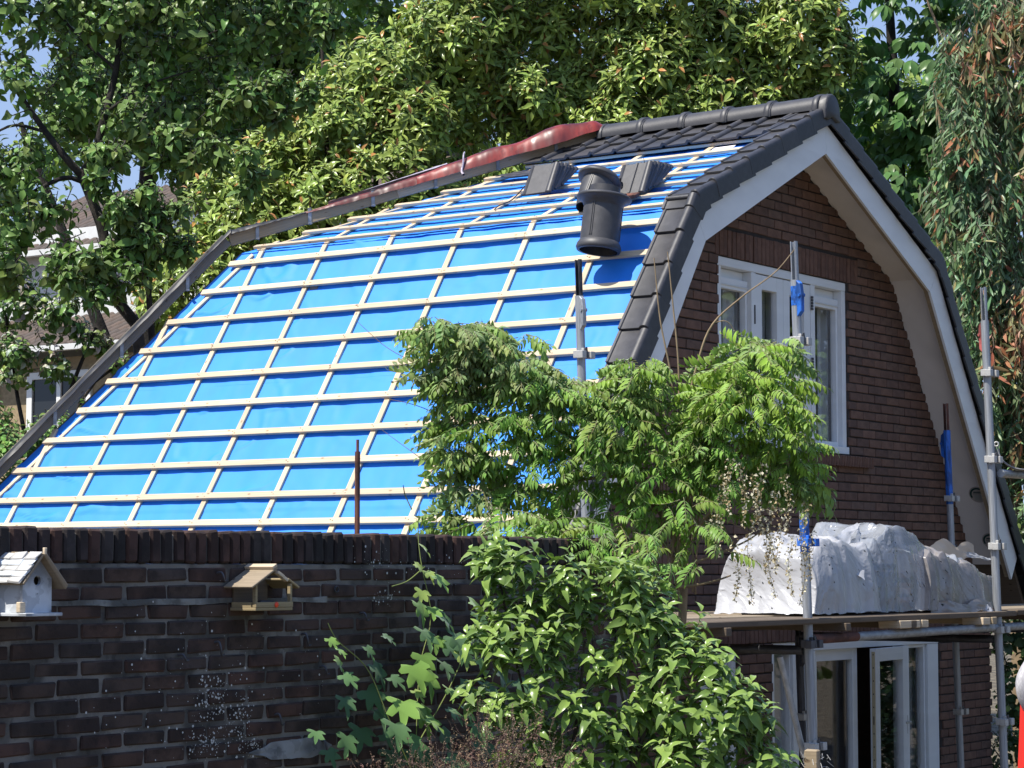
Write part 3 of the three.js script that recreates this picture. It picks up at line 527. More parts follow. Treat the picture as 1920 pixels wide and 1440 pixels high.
// ---------------------------------------------------------------- loose things on the roof
{ // two short stacks of spare tiles on the battens
  const prof = (pans) => { const s = new THREE.Shape(), w = 0.132; s.moveTo(-w, 0); s.lineTo(-w, 0.016); s.lineTo(-w + 0.02, 0.022); s.lineTo(-w + 0.03, 0.014); if (pans > 1) { s.lineTo(-0.012, 0.014); s.lineTo(-0.006, 0.024); s.lineTo(0.006, 0.024); s.lineTo(0.012, 0.014); } s.lineTo(w - 0.05, 0.014); s.bezierCurveTo(w - 0.04, 0.03, w - 0.01, 0.034, w, 0.012); s.lineTo(w, 0); s.closePath(); return s; };
  const r = rng(9);
  for (const [label, x, z, n, pans] of [['short stack of dark grey roof tiles lying on battens beside the black cable', -1.8, 1.41, 6, 1], ['short stack of dark grey twin-panel tiles on battens next to the verge tiles', -0.75, 1.74, 7, 2]]) {
    const t = thing('tile_stack', label, 'roof tiles', [0, 0, 0], 0, 'tile stacks on the battens');
    const g = toCreasedNormals(extrude(prof(pans), 0.29, 0.002, 5), 0.6);
    for (let k = 0; k < n; k++) { // leaning one behind the other, feet on the battens, each flatter than the one before
      const lean = lerp(0.6, 0.16, k / (n - 1)); // above the roof plane
      part(t, 'tile', g, M.tile[k % 3], inF(UP, x + (r() - 0.5) * 0.014, 0.012 + (k ? 0.004 : 0), z + 0.2 - k * 0.034, T(0, 0, 0, lean, 0.02 + (r() - 0.5) * 0.04, 0).multiply(T(0, 0, -0.29))));
    }
    if (pans > 1) part(t, 'bearing_brick', cbox(0.2, 0.03, 0.06, 0.004), M.rust, inF(UP, x, 0.0155, z + 0.25));
    part(t, 'tie_wire', bar(V(x + 0.05, 0.15, z - 0.02).applyMatrix4(UP), V(x + 0.045, 0.23, z - 0.04).applyMatrix4(UP), 0.003, 0.002, 5), M.black);
  }
}
{ // roof vent pieces lying on the battens
  const ring = (pts, seg = 40) => new THREE.LatheGeometry(pts.map(([a, b]) => new THREE.Vector2(a, b)), seg);
  const ribs = (R, y0, y1, n, a0) => { const l = []; for (let k = 0; k < n; k++) for (const e of [-0.05, 0.05]) l.push(at(cbox(0.008, y1 - y0, 0.01, 0.001), T(Math.cos(a0 + k * Math.PI * 2 / n + e) * R, (y0 + y1) / 2, Math.sin(a0 + k * Math.PI * 2 / n + e) * R, 0, -(a0 + k * Math.PI * 2 / n + e), 0))); return l; };
  // the pipe: wide collar at its upper end, flared rim at its lower end, resting along the lower slope
  const t = thing('vent_pipe', 'dark grey plastic roof vent pipe with wide collar lying on battens', 'vent pipe');
  const R = 0.142, L = 0.25, axis = T(-0.56, 5.12, 2.47, -0.14, 0.2, -0.04); // standing on a batten, leaning back on the knee of the roof
  part(t, 'pipe_body', merge([ring([[R, -0.06], [R, L], [R - 0.01, L], [R - 0.01, -0.06]]), ...ribs(R + 0.001, -0.04, L - 0.03, 3, 1.7)]), M.plasticGrey, axis);
  part(t, 'lower_rim', ring([[R - 0.004, -0.13], [R + 0.016, -0.13], [R + 0.024, -0.11], [R + 0.018, -0.085], [R + 0.004, -0.06], [R - 0.01, -0.06], [R - 0.014, -0.13]]), M.plasticGrey, axis);
  part(t, 'collar', ring([[R, L - 0.05], [R + 0.02, L - 0.01], [R + 0.052, L], [R + 0.06, L + 0.018], [R + 0.05, L + 0.03], [R - 0.03, L + 0.036], [R - 0.03, L - 0.02], [R, L - 0.05]]), M.plasticGrey, axis);
  part(t, 'inner_sleeve', ring([[R - 0.03, -0.12], [R - 0.03, L + 0.1], [R - 0.036, L + 0.1], [R - 0.036, -0.12]]), M.tile[0], axis);
  // the vent cowl higher up: leaning dome on a curved neck
  const c = thing('vent_cowl', 'dark grey plastic vent cowl with curved neck lying above the vent pipe', 'vent cowl');
  const ax = T(-0.93, 5.47, 2.0, -0.5, 0.1, -0.05);
  part(c, 'cowl_body', merge([ring([[0.1, -0.1], [0.118, 0.0], [0.126, 0.16], [0.118, 0.17], [0.105, 0.0], [0.09, -0.1]]), ...ribs(0.124, -0.02, 0.14, 3, 1.5)]), M.plasticGrey, ax);
  part(c, 'cowl_cap', ring([[0.126, 0.15], [0.165, 0.16], [0.172, 0.18], [0.15, 0.21], [0.09, 0.235], [0, 0.245]]), M.plasticGrey, ax);
  part(c, 'neck', limb([[-1.02, 0.05, 2.02], [-0.99, 0.1, 1.94], [-0.93, 0.12, 1.9], [-0.85, 0.1, 1.88]].map((p) => V(...p).applyMatrix4(UP)), 0.02, 0.035, 10), M.plasticGrey);
}
{
  const cable = (name, label, pts, r = 0.005) => { const t = thing(name, label, 'cable'); part(t, 'wire', limb(pts.map((p) => V(...p).applyMatrix4(UP)), r, r, 6, 6), M.black); };
  cable('cable', 'thin black cable hanging from the tile stack over the battens', [[-1.98, 0.06, 1.5], [-1.99, 0.03, 1.6], [-1.99, 0.012, 1.72], [-2.03, 0.012, 1.86], [-2.0, 0.012, 1.95]]);
  const f = thing('lead_flashing', 'flat grey sheet of flashing lying crumpled on the upper battens', 'flashing');
  const g = new THREE.PlaneGeometry(0.62, 0.16, 20, 6); g.rotateX(-Math.PI / 2); const p = g.attributes.position; for (let i = 0; i < p.count; i++) { p.setY(i, 0.012 + 0.03 * Math.max(0, noise3(p.getX(i) * 6, p.getZ(i) * 8, 3))); if (Math.abs(p.getX(i)) > 0.2) p.setZ(i, p.getZ(i) * 0.6); } g.computeVertexNormals();
  part(f, 'sheet', g, mat({ color: lin(.1, .1, .11), map: stainTex, roughness: 0.5, metalness: 0.3 }), inF(UP, -2.35, 0.004, 0.87));
  const l = thing('paper_label', 'small white and red printed paper slip lying on membrane below the tiles', 'paper');
  const cv = document.createElement('canvas'); cv.width = 128; cv.height = 64; const c = cv.getContext('2d'); c.fillStyle = '#efe6ee'; c.fillRect(0, 0, 128, 64); c.fillStyle = '#c46a68'; c.fillRect(0, 44, 128, 12); c.fillStyle = '#8d8894'; for (let k = 0; k < 4; k++) c.fillRect(10, 8 + k * 8, 108 - k * 17, 3);
  const tx = new THREE.CanvasTexture(cv); tx.colorSpace = THREE.SRGBColorSpace; const lg = new THREE.PlaneGeometry(0.19, 0.17); lg.rotateX(-Math.PI / 2);
  part(l, 'slip', lg, mat({ map: tx, roughness: 0.6 }), inF(UP, -0.62, -0.03, 0.68, T(0, 0, 0, 0.02, 0.05, 0)));
}

// ---------------------------------------------------------------- scaffold in front of the gable
const scaffold = thing('scaffold', 'steel tube scaffold with timber deck standing before the gable wall', 'scaffold');
{
  const LE = [-0.024, 0.012]; // slight lean of the standards, dx and dz per metre
  const foot = (x, z) => V(x - LE[0] * 2.4, 0, z - LE[1] * 2.4), on = (x, z, y) => foot(x, z).add(V(LE[0] * y, y, LE[1] * y));
  const q = new THREE.Quaternion().setFromUnitVectors(V(0, 1, 0), V(LE[0], 1, LE[1]).normalize());
  const put = (parent, name, g, m, x, z, y) => { const o = part(parent, name, g, m); o.applyQuaternion(q); o.position.copy(on(x, z, y)); return o; };
  const r = 0.029;
  const coupler = (parent, x, z, y, m = M.steelPale) => {
    const o = put(parent, 'coupler', merge([box(0.042, 0.048, 0.012, -0.005, 0, 0.05, 0.002), box(0.042, 0.048, 0.012, 0, 0, -0.05, 0.002), box(0.05, 0.044, 0.03, 0.0, 0, 0.034, 0.002), box(0.05, 0.044, 0.03, 0.0, 0, -0.034, 0.002), box(0.02, 0.06, 0.03, 0.03, 0.01, 0.012, 0.002), box(0.044, 0.048, 0.05, 0.035, -0.004, 0.045, 0.002), box(0.044, 0.048, 0.05, 0.035, -0.004, -0.06, 0.002)]), m, x, z, y);
    part(o, 'wedge', merge([box(0.006, 0.07, 0.02, 0.047, 0.012, 0, 0.001, 0.2, 0, 0)]), M.steelDark);
    return o;
  };
  const standard = (x, z, top, tubeM, leverM, opt = {}) => {
    const s = put(scaffold, 'standard', at(new THREE.CylinderGeometry(r, r, top - 0.15, 20), T(0, (top - 0.15) / 2, 0)), tubeM, x, z, 0);
    // slotted head
    put(scaffold, 'standard_head', merge([new THREE.CylinderGeometry(r * 0.82, r * 0.82, 0.3, 16, 1, true, 0.5, 2.3), new THREE.CylinderGeometry(r * 0.82, r * 0.82, 0.3, 16, 1, true, 3.6, 2.3)]), opt.headM || tubeM, x, z, top - 0.06);
    const lever = put(scaffold, 'lock_lever', merge([at(extrude([[0, 0], [0.035, 0.03], [0.04, 0.13], [0.03, 0.2], [0.004, 0.22], [-0.006, 0.12]], 0.022, 0.004), T(0, 0, -0.011)), at(new THREE.CylinderGeometry(0.012, 0.012, 0.045, 10), T(0.03, 0.13, 0, Math.PI / 2, 0, 0))]), leverM, x, z, top - 0.38);
    lever.rotateY(opt.turn || -0.5); lever.translateX(r * 0.8);
    for (const y of opt.couplers || [4.1, 3.48, 2.86, 1.62, 0.9]) coupler(scaffold, x, z, y, y === opt.blue ? M.bluePaint : M.steelPale);
    return s;
  };
  const sleeve = (x, z, y0, y1, m, rr = r + 0.0015) => put(scaffold, 'painted_sleeve', at(new THREE.CylinderGeometry(rr, rr, y1 - y0, 20), T(0, (y1 - y0) / 2, 0)), m, x, z, y0);
  standard(1.8, 3.8, 4.63, M.galv, M.bluePaint, { turn: -0.4, blue: 2.86 }); sleeve(1.8, 3.8, 4.32, 4.44, M.bluePaint); sleeve(1.8, 3.8, 2.8, 3.0, M.bluePaint);
  standard(1.8, 0.93, 4.63, M.galv, M.redPaint, { turn: 2.6 });
  standard(0.2, 3.8, 4.64, M.galv, M.galv, { turn: -0.5, headM: M.steelDark });
  standard(0.2, 0.93, 2.35, M.steelDark, M.steelDark, { couplers: [1.6] });
  standard(0.2, -1.87, 4.02, M.galv, M.bluePaint, { turn: 2.9, headM: M.rust, couplers: [3.3, 2.86, 1.5] }); sleeve(0.2, -1.87, 3.25, 3.88, M.bluePaint);
  standard(1.8, -1.87, 4.6, M.galv, M.galv, {});
  const tube = (a, b, m, name = 'ledger') => part(scaffold, name, bar(a, b, r, r, 18), m);
  tube(V(1.8, 2.265, 3.74), V(1.8, 2.285, 0.98), M.galv); tube(V(1.8, 2.285, 0.88), V(1.8, 2.28, -1.82), M.galv);
  part(scaffold, 'painted_sleeve', bar(V(1.8, 2.2652, 3.74), V(1.8, 2.2695, 3.15), r + 0.0015, r + 0.0015, 18), M.rust);
  tube(V(0.2, 2.28, 3.74), V(0.2, 2.28, 0.98), M.steelDark); tube(V(0.2, 2.28, 0.88), V(0.2, 2.28, -1.82), M.steelDark);
  tube(V(1.83, 3.38, 0.9), V(1.83, 3.38, -1.84), M.galv, 'guard_rail');
  for (const z of [3.8, 0.93, -1.87]) tube(V(0.23, 2.2, z), V(1.77, 2.2, z), M.steelDark, 'transom');
  coupler(scaffold, 1.8, 3.8, 2.24, M.steelDark); coupler(scaffold, 1.8, 0.93, 2.27); coupler(scaffold, 1.8, -1.87, 2.27);
  // inner brace at the corner: short galvanised strut
  part(scaffold, 'brace', bar(V(1.74, 1.55, 3.75), V(1.66, 2.16, 3.9), 0.02, 0.02, 12), M.steelPale);
  // deck: bearers, blocks and boards
  const rr = rng(3);
  for (const z of [4.9, 3.4, 2.45, 1.15, -0.4, -1.7]) part(scaffold, 'bearer', cbox(1.75, 0.05, 0.07, 0.004, 0.004, rr), z < 1.3 && z > 1 ? M.hipWood : M.darkWood, T(1.0, 2.335, z));
  for (const z of [2.5, 2.27]) part(scaffold, 'packing_block', cbox(0.16, 0.05, z > 2.4 ? 0.3 : 0.1, 0.004, 0.003, rr), M.pine[1], T(1.79, 2.335, z));
  part(scaffold, 'packing_block', cbox(0.16, 0.05, 0.12, 0.004, 0.003, rr), M.pine[1], T(1.8, 2.335, 1.3));
  for (let k = 0; k < 8; k++) {
    const x = 0.26 + k * 0.213, zA = 5.15 + (rr() - 0.5) * 0.3, zB = -2.3 + (rr() - 0.5) * 0.3, zm = 0.75 + (rr() - 0.5) * 0.8;
    for (const [a, b] of [[zA, zm + 0.003], [zm - 0.003, zB]]) part(scaffold, 'deck_board', cbox(a - b, 0.038, 0.205, 0.005, 0.006, rr, rr() * 4, rr()), k > 5 ? M.darkWood : M.oldWood, T(x, 2.381 + (rr() - 0.5) * 0.006, (a + b) / 2, 0, Math.PI / 2 + (rr() - 0.5) * 0.004, 0));
  }
}
{ // lone rusty tube standing by the roof eaves
  const t = thing('scaffold_tube', 'rusty brown scaffold tube with narrow spigot standing by the roof battens', 'tube', [-1.25, 0, 4.4]);
  part(t, 'tube', bar(V(0, 0, 0), V(0, 3.48, 0), 0.018, 0.018, 16), M.rust); part(t, 'spigot', bar(V(0, 3.48, 0), V(0, 3.56, 0), 0.01, 0.01, 12), M.rust);
  part(t, 'base_bracket', merge([box(0.05, 0.06, 0.05, 0.07, 2.8, 0.03), box(0.08, 0.012, 0.06, 0.03, 2.79, 0.03)]), M.galv);
}
// ---------------------------------------------------------------- tile pallets under plastic film on the deck
{
  const t = thing('wrapped_pallet', 'tile pallets under torn white plastic film on the scaffold deck', 'pallet');
  const r = rng(15);
  const filmM = mat({ color: lin(.66, .66, .67), map: makeTex(256, 256, (u, v) => { const a = fbm(u * 5, v * 5, 5, 81, 4), b = hash2(Math.floor(u * 256), Math.floor(v * 256), 83) > 0.997 ? 0.1 : 0; let k = 0.86 + 0.14 * a + b; for (let q = 0; q < 34; q++) { const dx = u - hash2(q, 3, 84), dy = v - hash2(q, 5, 84); if (dx * dx + dy * dy < 0.00004) k = 0.03; } return [k, k, k]; }), bumpMap: makeTex(512, 512, (u, v) => { const a = fbm(u * 6, v * 6, 6, 85, 5), c = 1 - Math.abs(fbm(u * 4 + a, v * 4, 4, 87, 4) - 0.5) * 4; const k = 0.55 * a + 0.45 * Math.max(0, c); return [k, k, k]; }, 1.4, 1.4, false), bumpScale: 0.014, roughness: 0.36, transmission: 0.34, thickness: 0, clearcoat: 0.6, clearcoatRoughness: 0.15, ior: 1.4 });
  const clear = mat({ color: lin(.7, .74, .8), map: filmM.map, bumpMap: filmM.bumpMap, bumpScale: 0.022, roughness: 0.22, transmission: 0.62, thickness: 0, clearcoat: 0.8, clearcoatRoughness: 0.1, ior: 1.4 });
  const thinBrown = mat({ color: lin(.5, .46, .44), map: filmM.map, bumpMap: filmM.bumpMap, bumpScale: 0.012, roughness: 0.25, transmission: 0.5, thickness: 0, clearcoat: 0.5, clearcoatRoughness: 0.15, ior: 1.4 });
  // stacked tiles inside
  const pack = (x, z, w, d, rows, m) => { for (let k = 0; k < rows; k++) part(t, 'tile_layer', cbox(w * (0.97 + 0.03 * r()), 0.052, d * (0.97 + 0.03 * r()), 0.008, 0.006, r), m, T(x, 2.43 + k * 0.056, z, 0, (r() - 0.5) * 0.03, 0)); };
  pack(1.34, 2.75, 0.5, 1.3, 6, M.plasticGrey); pack(1.36, 1.42, 0.55, 1.12, 5, M.brick[3]);
  // a draped sheet over a rounded block; top gives height over (u along z, v across x)
  const drape = (name, zA, zB, xA, xB, topF, m, seed, amp = 0.03, pw = 8) => {
    const n = 150, k = 80, pos = [], uv = [], idx = [];
    for (let i = 0; i <= n; i++) for (let j = 0; j <= k; j++) {
      const u = i / n, v = j / k, su = u * 2 - 1, sv = v * 2 - 1;
      const z = lerp(zA, zB, u), x = lerp(xA, xB, v);
      const e = Math.max(Math.pow(Math.abs(su), pw * 1.4), Math.pow(Math.abs(sv), pw)), f = 1 - sstep(0.35, 1, e);
      const top = topF(u, v), big = noise3(z * 2.2, x * 2.2, seed, 3), fold = 1 - Math.min(1, Math.abs(noise3(z * 2.6 + x * 1.8 + big, x * 2 - z * 1.2 + seed, seed, 5)) * 6), small = noise3(z * 9, x * 9, seed, 7) - 0.8 * Math.max(0, 1 - 7 * Math.abs(noise3(z * 5 + x * 4, x * 5 - z * 3, seed, 11)));
      let y = 2.405 + Math.max(0.004, f * (top + amp * big + amp * 0.8 * fold + amp * 0.28 * small) + (1 - f) * 0.012 * (1 + small));
      const bulge = 0.05 * Math.sin(Math.PI * f) * (0.5 + big) + 0.02 * fold * (1 - f);
      pos.push(x + Math.sign(sv) * bulge * Math.abs(sv), y, z + Math.sign(su) * bulge * Math.abs(su) * -Math.sign(zA - zB) * -1); uv.push(z, x + y);
    }
    const dist = (a, b) => Math.hypot(pos[a * 3] - pos[b * 3], pos[a * 3 + 1] - pos[b * 3 + 1], pos[a * 3 + 2] - pos[b * 3 + 2]);
    for (let j = 0; j <= k; j++) { let s = 0; for (let i = 0; i <= n; i++) { const e = i * (k + 1) + j; if (i) s += dist(e, e - k - 1); uv[e * 2] = s; } }
    for (let i = 0; i <= n; i++) { let s = 0; for (let j = 0; j <= k; j++) { const e = i * (k + 1) + j; if (j) s += dist(e, e - 1); uv[e * 2 + 1] = s; } } // metres along the sheet
    for (let i = 0; i < n; i++) for (let j = 0; j < k; j++) { const a = i * (k + 1) + j, b = a + k + 1; idx.push(a, a + 1, b, b, a + 1, b + 1); }
    const g = new THREE.BufferGeometry(); g.setAttribute('position', new THREE.Float32BufferAttribute(pos, 3)); g.setAttribute('uv', new THREE.Float32BufferAttribute(uv, 2)); g.setIndex(idx); g.computeVertexNormals(); return part(t, name, g, m);
  };
  drape('film_sheet', 3.56, 2.62, 1.0, 1.72, (u, v) => 0.34 + 0.12 * sstep(0.0, 0.3, u) - 0.05 * sstep(0.5, 1, u), filmM, 2, 0.06, 4);
  drape('film_wrap', 2.95, 1.05, 1.02, 1.69, (u, v) => 0.38 + 0.19 * Math.exp(-Math.pow((u - 0.4) / 0.2, 2)) - 0.04 * u, clear, 5, 0.06, 6);
  drape('film_wrap', 1.95, 0.75, 1.04, 1.745, (u, v) => 0.44 - 0.1 * u + 0.03 * Math.sin(u * 5) - 0.06 * sstep(0.6, 1, v), thinBrown, 8, 0.05, 9);
  // torn ends sticking out
  const flap = (pts, w, m, tw, name = 'film_flap') => {
    const c = new THREE.CatmullRomCurve3(pts.map((p) => V(...p))), n = 24, k = 6, pos = [], uv = [], idx = [];
    for (let i = 0; i <= n; i++) { const p = c.getPoint(i / n), d = c.getTangent(i / n), s = V(Math.cos(tw * i / n), Math.sin(tw * i / n), 0.2).cross(d).normalize(); for (let j = 0; j <= k; j++) { const o = (j / k - 0.5) * lerp(w[0], w[1], i / n), q = p.clone().addScaledVector(s, o); q.y += 0.015 * noise3(i * 0.5, j * 0.6, tw); q.x += 0.02 * noise3(i * 0.4, j * 0.5, tw + 4); pos.push(q.x, q.y, q.z); uv.push(i / n * 0.4, o); } }
    for (let i = 0; i < n; i++) for (let j = 0; j < k; j++) { const a = i * (k + 1) + j, b = a + k + 1; idx.push(a, a + 1, b, b, a + 1, b + 1); }
    const g = new THREE.BufferGeometry(); g.setAttribute('position', new THREE.Float32BufferAttribute(pos, 3)); g.setAttribute('uv', new THREE.Float32BufferAttribute(uv, 2)); g.setIndex(idx); g.computeVertexNormals(); part(t, name, g, m);
  };
  flap([[1.55, 2.84, 2.95], [1.53, 2.88, 2.8], [1.5, 2.95, 2.62], [1.5, 3.0, 2.5]], [0.12, 0.03], filmM, 1.5);
  flap([[1.5, 2.99, 2.5], [1.55, 2.9, 2.6], [1.62, 2.8, 2.75], [1.7, 2.66, 2.95]], [0.03, 0.14], filmM, 0.7);
  const card = mat({ color: lin(.55, .45, .34), roughness: 0.8 });
  flap([[1.5, 2.80, 1.35], [1.5, 2.86, 1.15], [1.5, 2.80, 0.95], [1.5, 2.845, 0.75], [1.5, 2.82, 0.64]], [0.12, 0.1], card, 0.2, 'card_sheet');
  flap([[1.5, 2.8, 0.85], [1.52, 2.8, 0.68], [1.54, 2.775, 0.52], [1.55, 2.77, 0.45]], [0.05, 0.015], filmM, 1.2);
  flap([[1.74, 2.42, 1.9], [1.78, 2.44, 1.7], [1.79, 2.41, 1.45], [1.79, 2.45, 1.2], [1.79, 2.42, 1.0]], [0.09, 0.08], thinBrown, 0.3);
  flap([[1.79, 2.42, 1.12], [1.82, 2.36, 1.08], [1.82, 2.28, 1.1]], [0.1, 0.09], filmM, 0.1);
}

// ---------------------------------------------------------------- garden wall
const WX = 2.53, WTOP = 2.835, WC = 0.0662;
{
  const w = thing('garden_wall', 'old dark brick garden wall with soldier course coping', 'wall');
  const r = rng(101), zA = 12.4, zB = 7.0, cop = 0.215;
  const soldierBottom = WTOP - 0.125;
  part(w, 'mortar_bed', box(0.2, soldierBottom, zA - zB, WX - 0.106, soldierBottom / 2, (zA + zB) / 2, 0.004), M.mortar);
  part(w, 'coping_mortar', box(0.19, 0.115, zA - zB - 0.01, WX - 0.106, soldierBottom + 0.0585, (zA + zB) / 2, 0.012), mat({ color: lin(.16, .145, .125), map: stainTex, bumpMap: grainBump, bumpScale: 0.006, roughness: 1 }));
  const BL = 0.222, cache = [];
  for (let k = 0; k < 14; k++) cache.push(cbox(0.1, 0.0505, BL - 0.015, 0.006, 0.008, r, k * 0.31, k * 0.17));
  const list = [];
  for (let i = 0; i < 41; i++) { const y = soldierBottom - 0.008 - (i + 0.5) * WC; if (y < 0.02) break; for (let z = zB + (i % 2) * BL / 2 + 0.0; z < zA - 0.05; z += BL) list.push([y + (r() - 0.5) * 0.004, z + BL / 2 + (r() - 0.5) * 0.008, i]); }
  list.sort((a, b) => (a[2] < 13 ? 0 : 50) + Math.abs(a[1] - 9.6) - (b[2] < 13 ? 0 : 50) - Math.abs(b[1] - 9.6));
  const rest = M.oldBrick.map(() => []); let n = 0;
  for (const [y, z] of list) {
    const k = Math.floor(r() * 14), mi = Math.floor(r() * 7), m = T(WX - 0.048 + (r() - 0.5) * 0.006, y, z, (r() - 0.5) * 0.02, (r() - 0.5) * 0.015, 0);
    if (z > zA - 0.1) continue;
    if (n++ < 300) part(w, 'brick', cache[k], M.oldBrick[mi], m); else rest[mi].push(at(cache[k], m));
  }
  rest.forEach((l, k) => l.length && stuff(part(w, 'brickwork', merge(l), M.oldBrick[k])));
  const cc = []; for (let k = 0; k < 10; k++) cc.push(cbox(0.215, 0.123, 0.055, 0.008, 0.006, r, k * 0.3, k * 0.11));
  for (let z = zB + 0.03; z < zA; z += 0.0625) part(w, 'coping_brick', cc[Math.floor(r() * 10)], M.coping[Math.floor(r() * 4)], T(WX - 0.106 + (r() - 0.5) * 0.008, soldierBottom + 0.064 + (r() - 0.5) * 0.007, z + (r() - 0.5) * 0.004, (r() - 0.5) * 0.012, 0, 0));
  // smeared repair mortar along one bed joint
  { const g = new THREE.PlaneGeometry(1.6, 0.03, 80, 3), p = g.attributes.position; for (let i = 0; i < p.count; i++) { const x = p.getX(i); p.setY(i, p.getY(i) * (0.7 + 0.6 * noise3(x * 6, 1, 2)) + 0.006 * noise3(x * 9, 4, 4)); p.setZ(i, 0.004 + 0.004 * noise3(x * 20, p.getY(i) * 50, 3)); } g.rotateY(Math.PI / 2); g.computeVertexNormals(); part(w, 'repair_mortar', metreUV(g), mat({ color: lin(.24, .24, .22), map: stainTex, bumpMap: grainBump, bumpScale: 0.006, roughness: 1 }), T(WX + 0.003, soldierBottom - 0.008 - 2 * WC, 10.1)); }
  { const g = new THREE.PlaneGeometry(0.5, 0.14, 30, 10), p = g.attributes.position; for (let i = 0; i < p.count; i++) { const x = p.getX(i), y = p.getY(i); const e = 1 - Math.pow(Math.abs(x) / 0.25, 2); p.setY(i, y * Math.max(0.05, e) * (0.8 + 0.7 * noise3(x * 9, 2, 5))); p.setZ(i, 0.004 + 0.006 * noise3(x * 14, y * 14, 6)); } g.rotateY(Math.PI / 2); g.computeVertexNormals(); part(w, 'repair_mortar', metreUV(g), mat({ color: lin(.3, .31, .31), map: stainTex, roughness: 1 }), T(WX + 0.004, 1.985, 9.52)); }
  // pale lichen specks
  const sp = []; const spots = [[9.98, 2.2, 0.09, 0.13, 150], [9.82, 2.12, 0.07, 0.13, 130], [10.0, 2.03, 0.12, 0.05, 110], [9.75, 2.02, 0.06, 0.05, 60], [9.0, 2.72, 0.22, 0.06, 40], [8.95, 2.57, 0.1, 0.03, 40], [9.9, 2.35, 0.6, 0.25, 90], [10.2, 2.15, 0.5, 0.2, 50], [8.6, 2.7, 0.3, 0.08, 40]];
  for (const [z, y, sz, sy, c] of spots) for (let k = 0; k < c; k++) { const a = r() + r() + r() - 1.5, b = r() + r() + r() - 1.5, s = 0.0012 + 0.0045 * Math.pow(r(), 3); sp.push(at(new THREE.CircleGeometry(s, 6), T(WX + 0.0085, y + b * sy, z + a * sz, 0, Math.PI / 2, r() * 6))); }
  stuff(part(w, 'lichen', merge(sp), mat({ color: lin(.5, .5, .47), roughness: 1 })));
  // iron plant hooks driven into the joints
  for (const [y, z, l] of [[2.675, 9.952, 0.03], [2.432, 9.454, 0.045], [2.413, 9.963, 0.05], [2.3, 9.337, 0.03], [2.51, 9.083, 0.03], [2.124, 9.612, 0.04], [2.005, 9.334, 0.04], [2.37, 10.16, 0.02]]) part(w, 'hook', limb([V(WX, y, z), V(WX + 0.02, y + 0.002, z - 0.004), V(WX + 0.03, y - l * 0.5, z - 0.006), V(WX + 0.026, y - l, z - 0.016), V(WX + 0.03, y - l * 0.9, z - 0.026)], 0.005, 0.004, 6, 4), M.steelDark);
  part(w, 'eye_bolt', at(new THREE.TorusGeometry(0.012, 0.0035, 8, 18), T(WX + 0.018, 2.609, 9.256, 0, Math.PI / 2, 0)), M.steelDark);
}
{ // white painted nest box
  const t = thing('nest_box', 'white painted bird nest box with shingled roof and round hole on brick wall', 'nest box', [WX, 2.53, 11.018]);
  const pw = mat({ color: lin(.6, .63, .66), map: stainTex, bumpMap: woodTex, bumpScale: 0.001, roughness: 0.8 }), pg = mat({ color: lin(.46, .45, .43), map: stainTex, bumpMap: woodTex, bumpScale: 0.001, roughness: 0.85 }), W = 0.066, H = 0.115, PK = 0.19;
  const s = new THREE.Shape([[-W, 0], [W, 0], [W, H], [0, PK], [-W, H]].map(([a, b]) => new THREE.Vector2(a, b)));
  const hole = new THREE.Path(); hole.absarc(0, 0.108, 0.017, 0, Math.PI * 2); s.holes.push(hole); const h2 = new THREE.Path(); h2.absarc(0, 0.063, 0.003, 0, Math.PI * 2); s.holes.push(h2);
  const turn = new THREE.Matrix4().makeRotationY(Math.PI / 2);
  part(t, 'front_panel', extrude(s, 0.012, 0.001, 14), pw, T(0.138, 0.012, 0).multiply(turn));
  part(t, 'back_panel', extrude([[-W, 0], [W, 0], [W, H], [0, PK], [-W, H]], 0.012), M.oldWood, T(0.01, 0.012, 0).multiply(turn));
  for (const k of [-1, 1]) part(t, 'side_panel', box(0.128, H, 0.01, 0.08, 0.012 + H / 2, k * (W - 0.006), 0.001), k > 0 ? pw : M.oldWood);
  part(t, 'base_board', box(0.185, 0.012, 0.17, 0.095, 0.006, 0, 0.002), pw);
  part(t, 'corner_block', box(0.02, 0.035, 0.026, 0.15, 0.031, 0.073, 0.002), M.pine[2]);
  const a = Math.atan2(PK - H, W), r = rng(55), slope = Math.hypot(W, PK - H) + 0.035;
  const rp = sub(t, 'roof_panel'), PKY = 0.012 + PK + 0.008;
  part(rp, 'roof_board', box(0.19, 0.008, slope, 0, 0, slope / 2, 0.001), M.oldWood); rp.position.set(0.085, PKY, 0); rp.rotation.x = a;
  for (let k = 0; k < 5; k++) for (let j = 0; j < 3; j++) part(rp, 'shingle', cbox(0.06 + r() * 0.004, 0.0075, 0.036, 0.0015, 0.006, r), k % 2 ? pw : pg, T(-0.062 + j * 0.0625 + (r() - 0.5) * 0.006, 0.011 + r() * 0.003, 0.018 + k * 0.0262, -0.2, (r() - 0.5) * 0.1, (r() - 0.5) * 0.08));
  const rq = sub(t, 'roof_panel'); rq.position.set(0.085, PKY, 0); rq.rotation.x = -a;
  part(rq, 'bark_slab', cbox(0.2, 0.018, slope + 0.02, 0.004, 0.008, r), M.oldWood, T(0, 0.005, -(slope + 0.02) / 2));
  part(t, 'ridge_peg', box(0.012, 0.024, 0.012, 0.18, PKY + 0.01, -0.004, 0.002), M.pine[2]);
}
